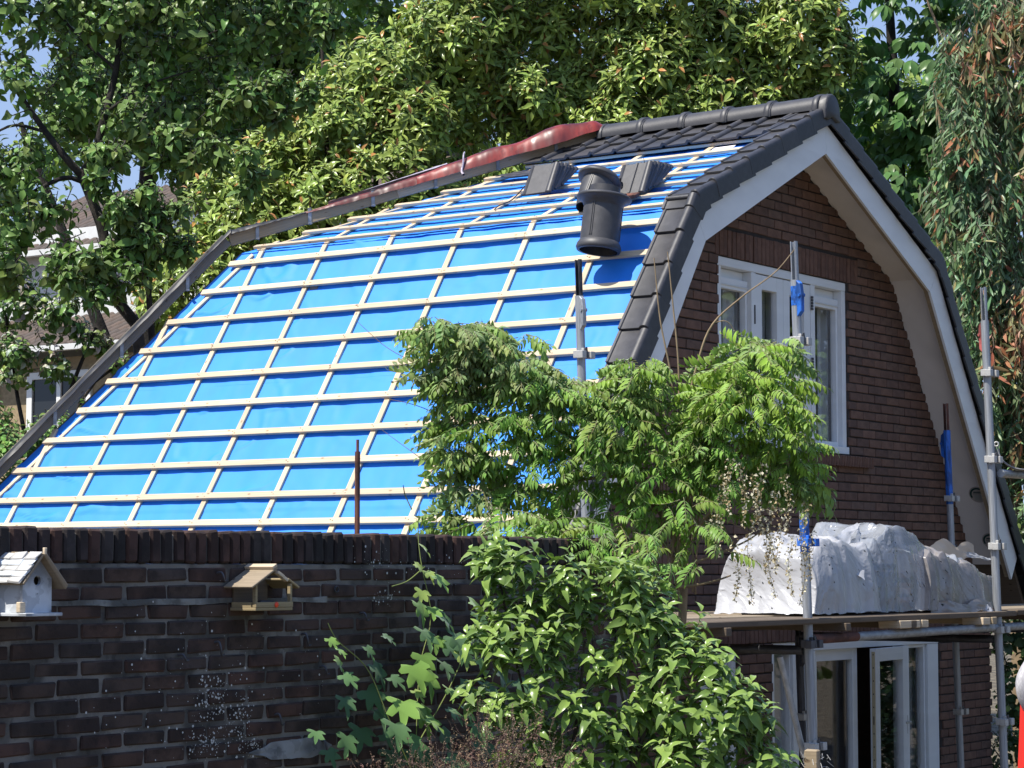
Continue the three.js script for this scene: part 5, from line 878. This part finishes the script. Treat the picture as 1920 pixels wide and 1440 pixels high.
// ---------------------------------------------------------------- wisteria over the end of the wall
{
  const t = tree('wisteria', 'wisteria with feathery leaves, faded flower strings and bare whips before the gable', 'climber', [2.3, 0, 6.9]), r = rng(901);
  const P = (px, py, z = 0) => V((1150 + (px - 1150) * 0.955 - 1123) / 380, 2.683 + (1070 - py) / 380, z);
  const m = leafMat(0.3, 0.42, 0.35);
  const geos = variants(6, 910, (q) => pinnate(q, { pairs: 6, len: 0.2, leaf: 0.058, ratio: 0.32, droop: 0.25, color: [0.192, 0.344, 0.035] }));
  const young = variants(4, 930, (q) => pinnate(q, { pairs: 5, len: 0.15, leaf: 0.045, ratio: 0.4, droop: 0.3, color: [0.248, 0.352, 0.096] }));
  const C = (a, z = 0) => a.map(([px, py, rad, f]) => { const p = P(px, py); return [p.x, p.y, z + (r() - 0.5) * 0.25, rad, f || 1]; });
  crown(t, geos, m, C([[940, 730, .17], [1000, 770, .21], [900, 810, .16], [980, 850, .24], [1080, 810, .23], [1060, 900, .25], [920, 900, .12], [1180, 860, .25], [1330, 840, .22], [1420, 850, .2], [1250, 930, .2], [1130, 950, .2], [985, 950, .14], [1380, 900, .18], [1200, 980, .14], [1345, 985, .1, .6], [1260, 860, .2], [870, 870, .09]]), r, { per: 40, ref: 0.2, flat: 1, s0: 0.7, s1: 0.4, name: 'foliage' });
  crown(t, geos, m, C([[920, 985, .09], [990, 1005, .11], [1060, 1010, .13], [1130, 1015, .13], [1210, 1035, .12, .8], [1275, 985, .12, .7], [1310, 1040, .09, .5], [1180, 1075, .11, .8], [1100, 1060, .1], [1020, 1045, .08]], 0.5), r, { per: 42, ref: 0.2, flat: 1, s0: 0.7, s1: 0.35, name: 'foliage' });
  crown(t, geos, m, C([[1390, 720, .15], [1450, 730, .12], [1400, 770, .17], [1460, 800, .13], [1340, 760, .12], [1495, 890, .07], [1470, 850, .12], [1420, 690, .1], [1170, 705, .06], [1205, 690, .05], [1240, 720, .05]], 0.15), r, { per: 34, ref: 0.15, flat: 1, s0: 0.7, s1: 0.35, name: 'foliage', tint: (p, q) => { const k = 0.95 + 0.45 * q(); return [k * 1.1, k, k * 0.8]; } });
  crown(t, young, m, C([[795, 610, .05], [830, 630, .07], [880, 650, .1], [800, 680, .07], [845, 700, .1], [900, 700, .12], [780, 700, .05], [860, 760, .1], [840, 830, .08], [960, 700, .09], [870, 940, .1], [850, 900, .06], [1000, 720, .08], [930, 660, .06]], 0.05), r, { per: 34, ref: 0.1, flat: 1, name: 'foliage' });
  { const sp = []; for (const [x0, x1, y0, y1, n] of [[770, 1000, 600, 760, 14], [1000, 1160, 700, 780, 9], [1160, 1260, 690, 760, 7], [1340, 1500, 650, 740, 12], [1470, 1530, 760, 930, 6], [800, 880, 780, 1000, 10], [1280, 1340, 760, 880, 6]]) for (let k = 0; k < n; k++) sp.push([lerp(x0, x1, r()), lerp(y0, y1, r()), 0.025 + 0.04 * r(), 1]);
    crown(t, young, m, C(sp), r, { per: 22, ref: 0.07, flat: 1, s0: 0.9, s1: 0.5, name: 'foliage', tint: (p, q) => { const k = 0.85 + 0.35 * q(); return [k, k * 1.1, k * 0.75]; } }); }
  // stems
  const stem = (pts, a, b, name = 'branch', mm = M.twig) => part(t, name, limb(pts, a, b, 7, 5), mm);
  stem([V(0.2, 0, -0.1), V(0.25, 1.0, -0.05), V(0.35, 2.0, 0), P(1280, 1050), P(1240, 960), P(1190, 880)], 0.035, 0.018, 'trunk');
  stem([P(1275, 1045), P(1300, 1000, 0.1), P(1330, 960, 0.15), P(1380, 900, 0.1), P(1420, 850)], 0.014, 0.006); stem([P(1270, 1060), P(1220, 960), P(1250, 880), P(1290, 800), P(1300, 750)], 0.012, 0.006);
  stem([P(1190, 880), P(1100, 840), P(1000, 780), P(900, 700), P(830, 640), P(790, 600)], 0.014, 0.003); stem([P(1190, 890), P(1080, 900), P(960, 930), P(870, 940)], 0.01, 0.003);
  stem([P(1270, 790), P(1258, 690), P(1240, 600), P(1228, 480)], 0.006, 0.0028); stem([P(1276, 790), P(1275, 680), P(1264, 560), P(1255, 468)], 0.006, 0.0028);
  stem([P(1285, 790), P(1310, 690), P(1340, 610), P(1400, 555), P(1470, 505), P(1506, 464)], 0.007, 0.0025); stem([P(1420, 740), P(1440, 690), P(1480, 650)], 0.004, 0.002); stem([P(1345, 603), P(1370, 600), P(1388, 620)], 0.003, 0.0015);
  stem([P(1285, 1060, 0.12), P(1340, 1040, 0.15), P(1400, 1015, 0.15), P(1440, 990, 0.15)], 0.008, 0.003); stem([P(1270, 1100, 0.1), P(1310, 1095, 0.12), P(1350, 1085, 0.15), P(1370, 1078, 0.15)], 0.009, 0.004); stem([P(1285, 985, 0.1), P(1350, 975, 0.15), P(1410, 1000, 0.15)], 0.005, 0.002);
  stem([P(1040, 1210, 0.3), P(1080, 1120, 0.28), P(1130, 1040, 0.25), P(1160, 1010, 0.2)], 0.006, 0.006);
  for (let k = 0; k < 16; k++) { const x = 1225 + r() * 90, y = 900 + r() * 170; stem([P(x, y + 60, 0.05), P(x + 12 * (r() - 0.5), y, 0.12), P(x + 50 * (r() - 0.3), y - 60, 0.1), P(x + 100 * (r() - 0.3), y - 110, 0.05)], 0.005, 0.002); }
  for (const l of [[[850, 720], [780, 690], [700, 650], [640, 600]], [[850, 800], [760, 760], [690, 745]], [[880, 920], [800, 880], [740, 840], [690, 805]], [[860, 700], [800, 660], [740, 630], [715, 640]]]) stem(l.map(([x, y]) => P(x, y)), 0.003, 0.0012);
  // spent flower strings
  const fl = variants(4, 950, (q) => {
    const L = new Leaves(), N = 40, len = 0.34; let p = V(0, 0, 0);
    for (let k = 0; k < N; k++) {
      const u = k / N, s = V(0.02 * Math.sin(u * 4), -len * (k + 1) / N, 0.012 * Math.cos(u * 5)); if (k % 4 === 0) { const e = V(0.02 * Math.sin((k + 4) / N * 4), -len * (k + 4) / N, 0.012 * Math.cos((k + 4) / N * 5)); L.twig(p, e, 0.0016, [.16, .14, .05]); p = e; }
      const a = k * 2.4, sp = (0.02 + 0.008 * q()) * (1 - 0.75 * u), c = q() < 0.5 ? [.7, .64, .46] : [.46, .36, .19], pet = 0.013 + 0.011 * q();
      L.add(leafArrays(pet, pet * 0.8, { n: 2, fold: 0.5, droop: 0.4 }), new THREE.Matrix4().setPosition(s.x + Math.cos(a) * sp, s.y - 0.008 * q(), s.z + Math.sin(a) * sp).multiply(T(0, 0, 0, q() * 6, -a, -0.6)), vary(c, q, 0.2));
      L.add(leafArrays(pet * 0.8, pet * 0.7, { n: 2, fold: 0.5, droop: 0.4 }), new THREE.Matrix4().setPosition(s.x + Math.cos(a) * sp, s.y - 0.01 * q(), s.z + Math.sin(a) * sp).multiply(T(0, 0, 0, q() * 6, 2 - a, -0.9)), vary(c, q, 0.2));
      L.twig(s, V(s.x + Math.cos(a) * sp, s.y - 0.002, s.z + Math.sin(a) * sp), 0.0009, [.2, .17, .06]);
    }
    return L.build();
  });
  const fm = leafMat(0.05, 0.3);
  for (const [px, py, s] of [[1345, 900, 0.9], [1365, 1010, 0.9], [1398, 1010, 0.95], [1415, 880, 1.0], [1425, 960, 0.9], [1438, 1000, 0.95], [1440, 930, 1], [1475, 1010, 0.85], [1490, 1020, 0.9], [1500, 950, 0.8], [1330, 960, 0.7], [1465, 900, 0.8], [1400, 900, 0.85], [1080, 1000, 0.9], [1110, 990, 1.0], [1140, 1000, 0.8], [1060, 1030, 0.7], [920, 960, 0.7], [1515, 1000, 0.7], [1450, 960, 0.9], [1380, 880, 0.9], [1355, 870, 0.8], [900, 940, 0.5], [1180, 1020, 0.8]]) { const p = P(px, py - 5, 0.38 + r() * 0.12); part(t, 'flower_string', fl[Math.floor(r() * 4)], fm, T(p.x, p.y, p.z, (r() - 0.5) * 0.15, r() * 6, (r() - 0.5) * 0.15, s)); }
}
// ---------------------------------------------------------------- shrub before the wall
const Pat = (cx, s, z = 0) => (px, py, dz = 0) => V((px - cx) / s, 2.683 + (1070 - py) / s, z + dz);
{
  const t = tree('shrub', 'broad bush with glossy pointed leaves before the wisteria', 'shrub', [3.66, 0, 8.72]), r = rng(1001), P = Pat(1200, 472);
  const cols = [[.17, .28, .035], [.2, .33, .045], [.14, .24, .035], [.25, .38, .06], [.12, .21, .033]], m = leafMat(0.55, 0.34, 0.25);
  const lg = variants(6, 1010, (q) => { const L = new Leaves(), s = 0.06 + 0.026 * q(); return L.add(leafArrays(s, s * (0.36 + 0.1 * q()), { n: 5, fold: 0.3 + 0.3 * q(), droop: 0.3 + 0.5 * q(), peak: 0.42, wave: 0.04, tip: 1 }), T(0, 0, 0), [1, 1, 1]).build(); });
  const lm = cols.map((c) => { const k = leafMat(0.55, 0.34, 0.25); k.color.setRGB(...c); return k; });
  const clumps = [[930, 1010, .07], [985, 1040, .08], [1050, 1070, .09], [1110, 1090, .1], [1190, 1090, .1], [1230, 1120, .1], [1010, 1110, .1], [1060, 1160, .12], [935, 1060, .11], [925, 1120, .12], [975, 1180, .16], [1010, 1270, .17], [905, 1180, .08], [1165, 1105, .12], [1100, 1200, .18], [1210, 1180, .2], [1280, 1200, .13], [1290, 1260, .2], [1180, 1290, .24], [1090, 1390, .24], [1340, 1330, .2], [1400, 1390, .17], [1250, 1400, .25], [1450, 1430, .12], [1350, 1230, .1], [990, 1390, .2], [1160, 1050, .07], [900, 1290, .08], [1040, 1120, .1], [1420, 1330, .08], [960, 1300, .13], [900, 1030, .06], [1400, 1290, .06], [1300, 1460, .25], [1120, 1480, .25], [1420, 1500, .2], [1250, 1600, .4], [1250, 1800, .5]];
  const spots = [];
  for (const [px, py, rad] of clumps) {
    const c = P(px, py, (r() - 0.5) * 0.2), n = Math.round(125 * Math.pow(rad / 0.16, 1.75) * (py > 1470 ? 0.5 : 1));
    const shoots = Math.max(3, Math.round(n / 9));
    for (let s = 0; s < shoots; s++) { // upright shoots with spiralled leaves
      const a = r() * 6.28, u = r() * 1.6 - 0.6, d = V(Math.cos(a) * Math.sqrt(1 - u * u * 0.9), u, Math.sin(a) * Math.sqrt(Math.max(0, 1 - u * u * 0.9)) * 0.9 + 0.15), tip = c.clone().addScaledVector(d, rad * (0.6 + 0.5 * r())), dir = d.clone().multiplyScalar(0.5).add(V((r() - 0.5) * 0.5, 0.8, 0.15)).normalize();
      for (let k = 0; k < 9; k++) {
        const q = new THREE.Quaternion().setFromUnitVectors(V(0, 1, 0), dir), pos = tip.clone().addScaledVector(dir, -0.1 * (1 - k / 9)), e = new THREE.Quaternion().setFromEuler(new THREE.Euler(0, k * 2.4 + s, 0)).multiply(new THREE.Quaternion().setFromEuler(new THREE.Euler((r() - 0.5) * 0.6, 0, lerp(-0.1, 0.9, k / 9) + (r() - 0.5) * 0.3)));
        spots.push([pos, q.multiply(e), (0.75 + 0.45 * r()) * (k > 6 ? 0.75 : 1), k > 6 ? 3 : Math.floor(r() * 5)]);
      }
    }
  }
  spots.sort((a, b) => (b[0].z + (b[0].y < 1.85 ? -9 : 0)) - (a[0].z + (a[0].y < 1.85 ? -9 : 0)));
  const rest = lg.map(() => []);
  spots.forEach(([p, q, s, ci], k) => { const g = k % 6, mm = new THREE.Matrix4().compose(p, q, V(s, s, s)); if (k < 300) part(t, 'leaf', lg[g], lm[ci], mm); else rest[g].push([mm, cols[ci]]); });
  rest.forEach((l, k) => { const im = new THREE.InstancedMesh(lg[k], m, l.length), c = new THREE.Color(); l.forEach(([mm, col], i) => { im.setMatrixAt(i, mm); const v = 0.85 + 0.3 * r(); im.setColorAt(i, c.setRGB(col[0] * v, col[1] * v, col[2] * v)); }); im.name = 'foliage'; im.userData.kind = 'stuff'; t.add(im); });
  for (const l of [[[1200, 2330], [1190, 1700], [1180, 1400], [1150, 1200], [1165, 1100]], [[1200, 2300], [1100, 1700], [1010, 1400], [970, 1250], [935, 1080]], [[1200, 2300], [1290, 1700], [1350, 1450], [1340, 1300], [1290, 1200]], [[1200, 2000], [1300, 1650], [1400, 1450], [1420, 1340]], [[1180, 1450], [1220, 1300], [1215, 1180]], [[1050, 1500], [1080, 1350], [1095, 1200]]]) part(t, 'stem', limb(l.map(([x, y]) => P(x, y)), 0.012, 0.004, 7, 4), M.bark);
}
// ---------------------------------------------------------------- hop vine on the wall
{
  const t = thing('hop_vine', 'climbing vine with lobed leaves hanging over the brick wall', 'climber', [WX + 0.03, 0, 0]), r = rng(1101);
  const lobed = (q, tex) => { // five lobed leaf, stalk at the origin, blade along -y
    const s = new THREE.Shape(), pts = [[0, 0.02], [0.16, 0.12], [0.36, 0.16], [0.46, 0.02], [0.58, -0.08], [0.5, -0.2], [0.3, -0.24], [0.42, -0.42], [0.5, -0.62], [0.3, -0.6], [0.14, -0.52], [0.1, -0.8], [0, -1.05]];
    const all = [...pts, ...pts.slice(0, -1).reverse().map(([a, b]) => [-a, b])].map(([a, b]) => [a * (0.92 + 0.16 * q()), b * (0.92 + 0.16 * q())]);
    s.moveTo(...all[0]); for (let k = 1; k < all.length; k++) s.lineTo(...all[k]); s.closePath();
    const sg = new THREE.ShapeGeometry(s), p = sg.attributes.position, col = []; let g = sg;
    for (let i = 0; i < p.count; i++) { const x = p.getX(i), y = p.getY(i); p.setZ(i, 0.18 * Math.abs(x) - 0.22 * y * y - 0.12 * x * x + 0.05 * Math.sin(x * 9 + y * 7)); col.push(1, 1, 1); }
    g.setAttribute('color', new THREE.Float32BufferAttribute(col, 3)); g.deleteAttribute('uv'); g.computeVertexNormals(); return g;
  };
  const lg = variants(5, 1110, lobed), cols = [[.16, .3, .045], [.21, .38, .06], [.1, .22, .06], [.075, .17, .06], [.32, .44, .09]], lm = cols.map((c) => { const k = leafMat(0.15, 0.4, 0.4); k.color.setRGB(...c); return k; });
  // positions on the wall: [z, y, size, colour], stepping out from the bricks
  const S = [[8.71, 2.79, .05, 4], [8.74, 2.71, .045, 4], [8.66, 2.68, .05, 4], [8.6, 2.66, .07, 1], [8.69, 2.6, .055, 4], [8.72, 2.55, .075, 1], [8.62, 2.53, .06, 1], [8.57, 2.5, .08, 2], [8.68, 2.44, .085, 2], [8.6, 2.41, .07, 0], [8.55, 2.39, .09, 3], [8.68, 2.34, .08, 0], [8.74, 2.30, .1, 1], [8.66, 2.27, .09, 1], [8.73, 2.2, .05, 4], [8.8, 2.16, .11, 1], [8.7, 2.13, .1, 0], [8.64, 2.09, .07, 1], [8.85, 2.08, .1, 2], [8.76, 2.02, .09, 2], [9.02, 2.3, .08, 3], [9.06, 2.2, .09, 3], [9.0, 2.12, .08, 3], [9.1, 2.05, .09, 3], [8.95, 2.02, .08, 3], [9.18, 2.28, .06, 2], [9.2, 2.18, .07, 3], [9.28, 2.42, .045, 1], [9.22, 2.38, .04, 1], [9.24, 2.34, .055, 1], [9.15, 2.05, .07, 2], [9.05, 2.38, .05, 2], [8.45, 2.42, .11, 2], [8.4, 2.34, .07, 4], [8.3, 2.31, .06, 1], [8.35, 2.55, .09, 1], [8.3, 2.5, .07, 2], [8.5, 2.2, .06, 1], [8.42, 2.2, .09, 3], [8.5, 2.12, .07, 2], [8.4, 2.12, .08, 1], [8.3, 2.05, .09, 2], [8.56, 2.02, .08, 3], [8.9, 1.95, .1, 3], [8.7, 1.95, .1, 3], [8.5, 1.93, .1, 2], [8.25, 2.2, .08, 3], [8.2, 2.4, .08, 3], [8.15, 2.25, .09, 3], [8.2, 2.1, .09, 3], [8.3, 1.95, .1, 3], [8.05, 2.35, .08, 3], [8.0, 2.2, .09, 3], [9.3, 1.98, .06, 3], [9.33, 2.08, .05, 2], [8.1, 2.66, .05, 4], [8.05, 2.7, .04, 4], [8.9, 2.25, .06, 3], [8.95, 2.42, .05, 3], [8.55, 2.3, .07, 3], [8.35, 2.42, .06, 3]];
  for (const [z, y, s, c] of S) { const o = part(t, 'leaf', lg[Math.floor(r() * 5)], lm[c], (() => { const e = 0.05 + (c === 3 ? 0.02 : 0.27) * (2.84 - y) + r() * 0.06; return T(e, y, z + 1.4 * e, 0, 0, 0); })()); o.rotation.set(-0.55 - 0.5 * r(), Math.PI / 2 + (r() - 0.5) * 1.0 - 0.1, (r() - 0.5) * 1.2, 'YXZ'); o.scale.setScalar(s * 1.32); }
  const vine = (pts) => part(t, 'stem', limb(pts.map(([z, y, x = 0.06]) => V(x + 0.25 * Math.max(0, 2.84 - y) * (y > 1.8 ? 1 : 0.2), y, z + 0.08 + 0.35 * Math.max(0, 2.84 - y) * (y > 1.8 ? 1 : 0.2))), 0.003, 0.002, 5, 6), mat({ color: lin(.16, .2, .05), roughness: 0.8 }));
  vine([[8.8, 0, 0.05], [8.75, 1.2], [8.72, 1.9], [8.7, 2.3], [8.63, 2.5], [8.7, 2.7], [8.73, 2.84], [8.72, 2.95]]); vine([[8.75, 1.9], [8.9, 2.1], [9.05, 2.3], [9.25, 2.42], [9.3, 2.48]]); vine([[8.7, 2.0], [8.5, 2.2], [8.35, 2.4], [8.2, 2.6], [8.05, 2.72]]); vine([[8.68, 2.7], [8.8, 2.64], [8.9, 2.62]]); vine([[8.72, 2.94, 0.02], [8.74, 3.0, 0.0], [8.78, 3.04, 0.02]]);
}
// ---------------------------------------------------------------- dry heather at the foot of the view
{
  const t = tree('dry_heather', 'dry brown heather clump before the brick wall', 'heather', [3.85, 0, 10.03]), r = rng(1201);
  const tg = variants(4, 1210, (q) => { const L = new Leaves(); let p = V(0, 0, 0); for (let k = 0; k < 5; k++) { const e = p.clone().add(V((q() - 0.5) * 0.03, 0.045, (q() - 0.5) * 0.03)); L.twig(p, e, 0.0014, [.1, .065, .045]); for (let j = 0; j < 7; j++) { const s = 0.009 + 0.008 * q(); L.add(leafArrays(s, s * 0.5, { n: 2 }), new THREE.Matrix4().setPosition(p.clone().lerp(e, q())).multiply(T(0, 0, 0, 0, q() * 6.28, 0.5 + 0.5 * q())), vary(q() < 0.3 ? [.3, .22, .14] : [.14, .085, .06], q, 0.25)); } p = e; } return L.build(); });
  crown(t, tg, leafMat(0, 0.1), [[-0.36, 1.9, 0, 0.08], [-0.25, 1.93, 0, 0.08], [-0.13, 1.96, 0, 0.08], [0, 2.04, 0, 0.09], [0.12, 2.04, 0, 0.09], [0.22, 1.98, 0, 0.08], [-0.2, 1.84, 0.1, 0.1], [0, 1.92, 0.1, 0.12], [0.18, 1.9, 0.1, 0.1], [0, 1.75, 0, 0.16]], r, { per: 60, ref: 0.09, s0: 0.35, s1: 0.25, name: 'sprigs' });
  for (let k = 0; k < 9; k++) { const x = lerp(-0.35, 0.22, k / 8); part(t, 'stem', limb([[x * 0.3, 0, 0], [x * 0.6, 1, 0], [x, 1.95, 0]], 0.006, 0.002, 5, 3), M.darkBark); }
}
// ---------------------------------------------------------------- small things at the edge of the garden
{
  const t = thing('fence_post', 'sawn timber post wrapped in chicken wire below the scaffold', 'post', [4.07, 0, 8.07]);
  part(t, 'post', cbox(0.055, 1.96, 0.055, 0.004, 0.003, rng(2)), M.hipWood, T(0, 0.98, 0, 0, 0.3, 0));
  const wires = [], r = rng(8); for (let k = 0; k < 60; k++) { const a = V((r() - 0.5) * 0.16, 1.82 + r() * 0.12, (r() - 0.5) * 0.16), b = a.clone().add(V((r() - 0.5) * 0.05, (r() - 0.5) * 0.05, (r() - 0.5) * 0.05)); wires.push(bar(a, b, 0.0011, 0.0011, 4)); }
  stuff(part(t, 'chicken_wire', merge(wires), M.steelPale));
  const g = thing('gutter', 'grey half round gutter resting on the scaffold rail beside its standard', 'gutter', [1.9, 3.575, 0.639], TURN - 0.22);
  const prof = new THREE.Shape(), R = 0.19; for (let k = 0; k <= 20; k++) { const a = Math.PI + Math.PI * k / 20; prof[k ? 'lineTo' : 'moveTo'](R * Math.cos(a), R * 0.86 * Math.sin(a)); } for (let k = 20; k >= 0; k--) { const a = Math.PI + Math.PI * k / 20; prof.lineTo((R - 0.007) * Math.cos(a), (R * 0.86 - 0.007) * Math.sin(a)); } prof.closePath();
  part(g, 'trough', toCreasedNormals(extrude(prof, 0.7), 0.6), mat({ color: lin(.3, .3, .31), map: stainTex, roughness: 0.45 }), T(0, 0, 0, 0.02, 0, -0.04).multiply(T(0, 0, -0.6)));
  part(g, 'rim_bead', at(new THREE.TorusGeometry(0.015, 0.006, 8, 20), T(-R - 0.004, 0.02, 0.102)), M.steelPale);
  const p = thing('parasol', 'folded red parasol with grey white cover on its top', 'parasol', [3.825, 0, 5.18], TURN);
  const cloth = (R, y0, y1, folds) => { const pos = [], idx = [], uv = [], n = 60, k = 14; for (let i = 0; i <= n; i++) for (let j = 0; j <= k; j++) { const a = i / n * Math.PI * 2, v = j / k, q = R(v) * (1 + 0.16 * Math.sin(a * folds + v * 1.5)); pos.push(Math.cos(a) * q, lerp(y0, y1, v), Math.sin(a) * q); uv.push(a, v); } for (let i = 0; i < n; i++) for (let j = 0; j < k; j++) { const a = i * (k + 1) + j, b = a + k + 1; idx.push(a, a + 1, b, b, a + 1, b + 1); } const gg = new THREE.BufferGeometry(); gg.setAttribute('position', new THREE.Float32BufferAttribute(pos, 3)); gg.setAttribute('uv', new THREE.Float32BufferAttribute(uv, 2)); gg.setIndex(idx); gg.computeVertexNormals(); return gg; };
  part(p, 'canopy', cloth((v) => 0.11 - 0.05 * v, 0.9, 2.0, 8), mat({ color: lin(.62, .02, .012), roughness: 0.75 }));
  part(p, 'cover', cloth((v) => 0.015 + 0.075 * Math.sin(Math.PI * (0.12 + 0.88 * v)), 1.96, 2.26, 5), mat({ color: lin(.6, .6, .64), map: grainTex, roughness: 0.6 }));
  part(p, 'pole', bar(V(0, 0, 0), V(0, 1.0, 0), 0.02), M.galv);
}
// ---------------------------------------------------------------- neighbouring house and far trees
{
  const n = thing('neighbour_house', 'white rendered neighbouring house with brown tiled roofs behind the bushes', 'house');
  const z = -11.5, x0 = -24.5, x1 = -15.6, render_ = mat({ color: lin(.7, .71, .72), map: flatTex, roughness: 0.9 }), cream = mat({ color: lin(.42, .33, .2), map: grainTex, roughness: 0.9 });
  const rt = [[.13, .1, .085], [.11, .09, .08], [.15, .11, .09]].map((c) => mat({ color: lin(...c), map: grainTex, roughness: 0.8 }));
  part(n, 'lower_wall', box(x1 - x0, 6.3, 0.2, (x0 + x1) / 2, 3.15, z), cream);
  part(n, 'upper_wall', box(x1 - x0, 2.4, 0.2, (x0 + x1) / 2, 7.55, z - 1.3), render_);
  const roofp = (y0, y1, za, zb, cols, name) => { // pan tiles in rows up a slope
    const d = V(0, y1 - y0, zb - za), L = d.length(), a = Math.atan2(d.y, -d.z), r = rng(77), W = 0.21, rows = Math.ceil(L / 0.3);
    part(n, name, box(x1 - x0 + 0.4, 0.06, L, (x0 + x1) / 2, (y0 + y1) / 2 - 0.05, (za + zb) / 2, 0.003, a, 0, 0), M.darkWood);
    const g = []; for (let k = 0; k < 3; k++) g.push(new THREE.CylinderGeometry(W * 0.52, W * 0.5, 0.34, 6, 1, true, -1.15, 2.3).applyMatrix4(T(0, -W * 0.3, 0, -Math.PI / 2, 0, 0)));
    let made = 0; const rest = [[], [], []];
    for (let j = 0; j < rows; j++) for (let i = 0; i * W < x1 - x0; i++) { const t = (j + 0.5) / rows, m = T(x0 + i * W, lerp(y0, y1, t) + 0.02, lerp(za, zb, t), a + 0.03, 0, 0), ci = Math.floor(r() * 3), vis = x0 + i * W > -23 && x0 + i * W < -17.5; if (vis && made < 150) { part(n, 'pan_tile', g[0], rt[ci], m); made++; } else rest[ci].push(at(g[0], m)); }
    rest.forEach((l, k) => l.length && stuff(part(n, 'tiling', merge(l), rt[k])));
    part(n, 'gutter', box(x1 - x0 + 0.4, 0.1, 0.12, (x0 + x1) / 2, y0 - 0.04, za + 0.07), render_);
  };
  roofp(6.45, 7.15, z + 0.45, z - 1.25, 0, 'lower_roof'); roofp(8.35, 10.0, z - 0.9, z - 4.5, 0, 'upper_roof');
  part(n, 'side_wall', merge([box(0.2, 8.6, 5, x0, 4.3, z - 3.8), box(0.2, 8.6, 5, x1, 4.3, z - 3.8)]), render_);
  for (const [x, w, y0, y1] of [[-22.6, 1.3, 4.6, 6.0], [-20.4, 1.4, 4.4, 6.0], [-18.2, 1.2, 4.6, 6.0]]) {
    const f = part(n, 'window', merge([box(w, 0.12, 0.06, x, y1, z + 0.13), box(w, 0.12, 0.06, x, y0, z + 0.13), box(0.13, y1 - y0, 0.06, x - w / 2, (y0 + y1) / 2, z + 0.131), box(0.13, y1 - y0, 0.06, x + w / 2, (y0 + y1) / 2, z + 0.131), box(0.1, y1 - y0, 0.05, x, (y0 + y1) / 2, z + 0.13)]), M.white);
    part(f, 'pane', box(w - 0.1, y1 - y0 - 0.1, 0.02, x, (y0 + y1) / 2, z + 0.112), mat({ color: lin(.02, .022, .025), roughness: 0.05 }));
  }
}
{
  const geos = variants(4, 1300, (r) => whorl(r, { n: 10, len: 0.26, wid: 0.15, stem: 0.4, spread: 1.2, tilt0: -0.5, tilt1: 0.5, color: [0.160, 0.272, 0.040], young: [0.320, 0.432, 0.064] }));
  const m = leafMat(0.3, 0.35);
  const put = (label, pos, w, y0, y1, k, g, cnt) => { const t = tree('far_tree', label, 'tree', pos, 'trees far behind the house'), r = rng(1400 + k), cl = []; limbs(t, [[[[0, 0, 0], [0.1, y0 * 0.6, 0], [0, y1 * 0.85, 0]], 0.3, 0.08], [[[0, y0 * 0.6, 0], [-w * 0.4, y0, 0], [-w * 0.6, y1 * 0.8, 0]], 0.14, 0.05], [[[0, y0 * 0.6, 0], [w * 0.4, y0, 0], [w * 0.6, y1 * 0.8, 0]], 0.14, 0.05]], M.darkBark); for (let i = 0; i < cnt; i++) cl.push([lerp(-w, w, r()), lerp(y0, y1, r()), (r() - 0.5) * w, 1.1 * (0.7 + 0.6 * r())]); crown(t, g, m, cl, r, { per: 46, ref: 1 }); };
  put('yellow green tree glimpsed behind the neighbouring house roof', [-30.1, 0, -17.5], 2.6, 7.5, 11.4, 1, geos, 16);
  put('leafy tree closing the gap behind the laurels', [-17.5, 0, -15.5], 3.2, 6, 13, 2, geos, 30);
  put('leafy tree closing the gap between laurel and chestnut', [-9.5, 0, -18.0], 3.4, 5, 10.6, 3, geos, 30);
  put('leafy tree standing behind the eucalyptus', [-2.0, 0, -17.5], 3.2, 3, 12.5, 4, geos, 34);
}

// ---------------------------------------------------------------- garden trees beyond the frame that the window panes mirror
{
  const geos = variants(3, 1500, (r) => whorl(r, { n: 9, len: 0.24, wid: 0.14, stem: 0.35, spread: 1.2, tilt0: -0.5, tilt1: 0.5, color: [.11, .19, .035], young: [.14, .23, .04] })), m = leafMat(0.3, 0.3);
  [['broad garden tree standing past the scaffold end', [5.2, 0, -9.5]], ['broad garden tree on the lawn opposite the gable', [10.5, 0, -7.5]]].forEach(([label, pos], k) => {
    const t = tree('garden_tree', label, 'tree', pos), r = rng(1520 + k), cl = []; limbs(t, [[[[0, 0, 0], [0.1, 3, 0], [0, 9, 0]], 0.22, 0.06]], M.darkBark);
    for (let i = 0; i < 44; i++) cl.push([lerp(-2.8, 2.8, r()), lerp(1.8, 12, r()), (r() - 0.5) * 2.4, 1.0 * (0.7 + 0.6 * r())]); crown(t, geos, m, cl, r, { per: 40, ref: 1 });
  });
}

scene.traverse((o) => { if (o.isMesh) { o.castShadow = true; o.receiveShadow = true; } });
renderer.render(scene, camera);
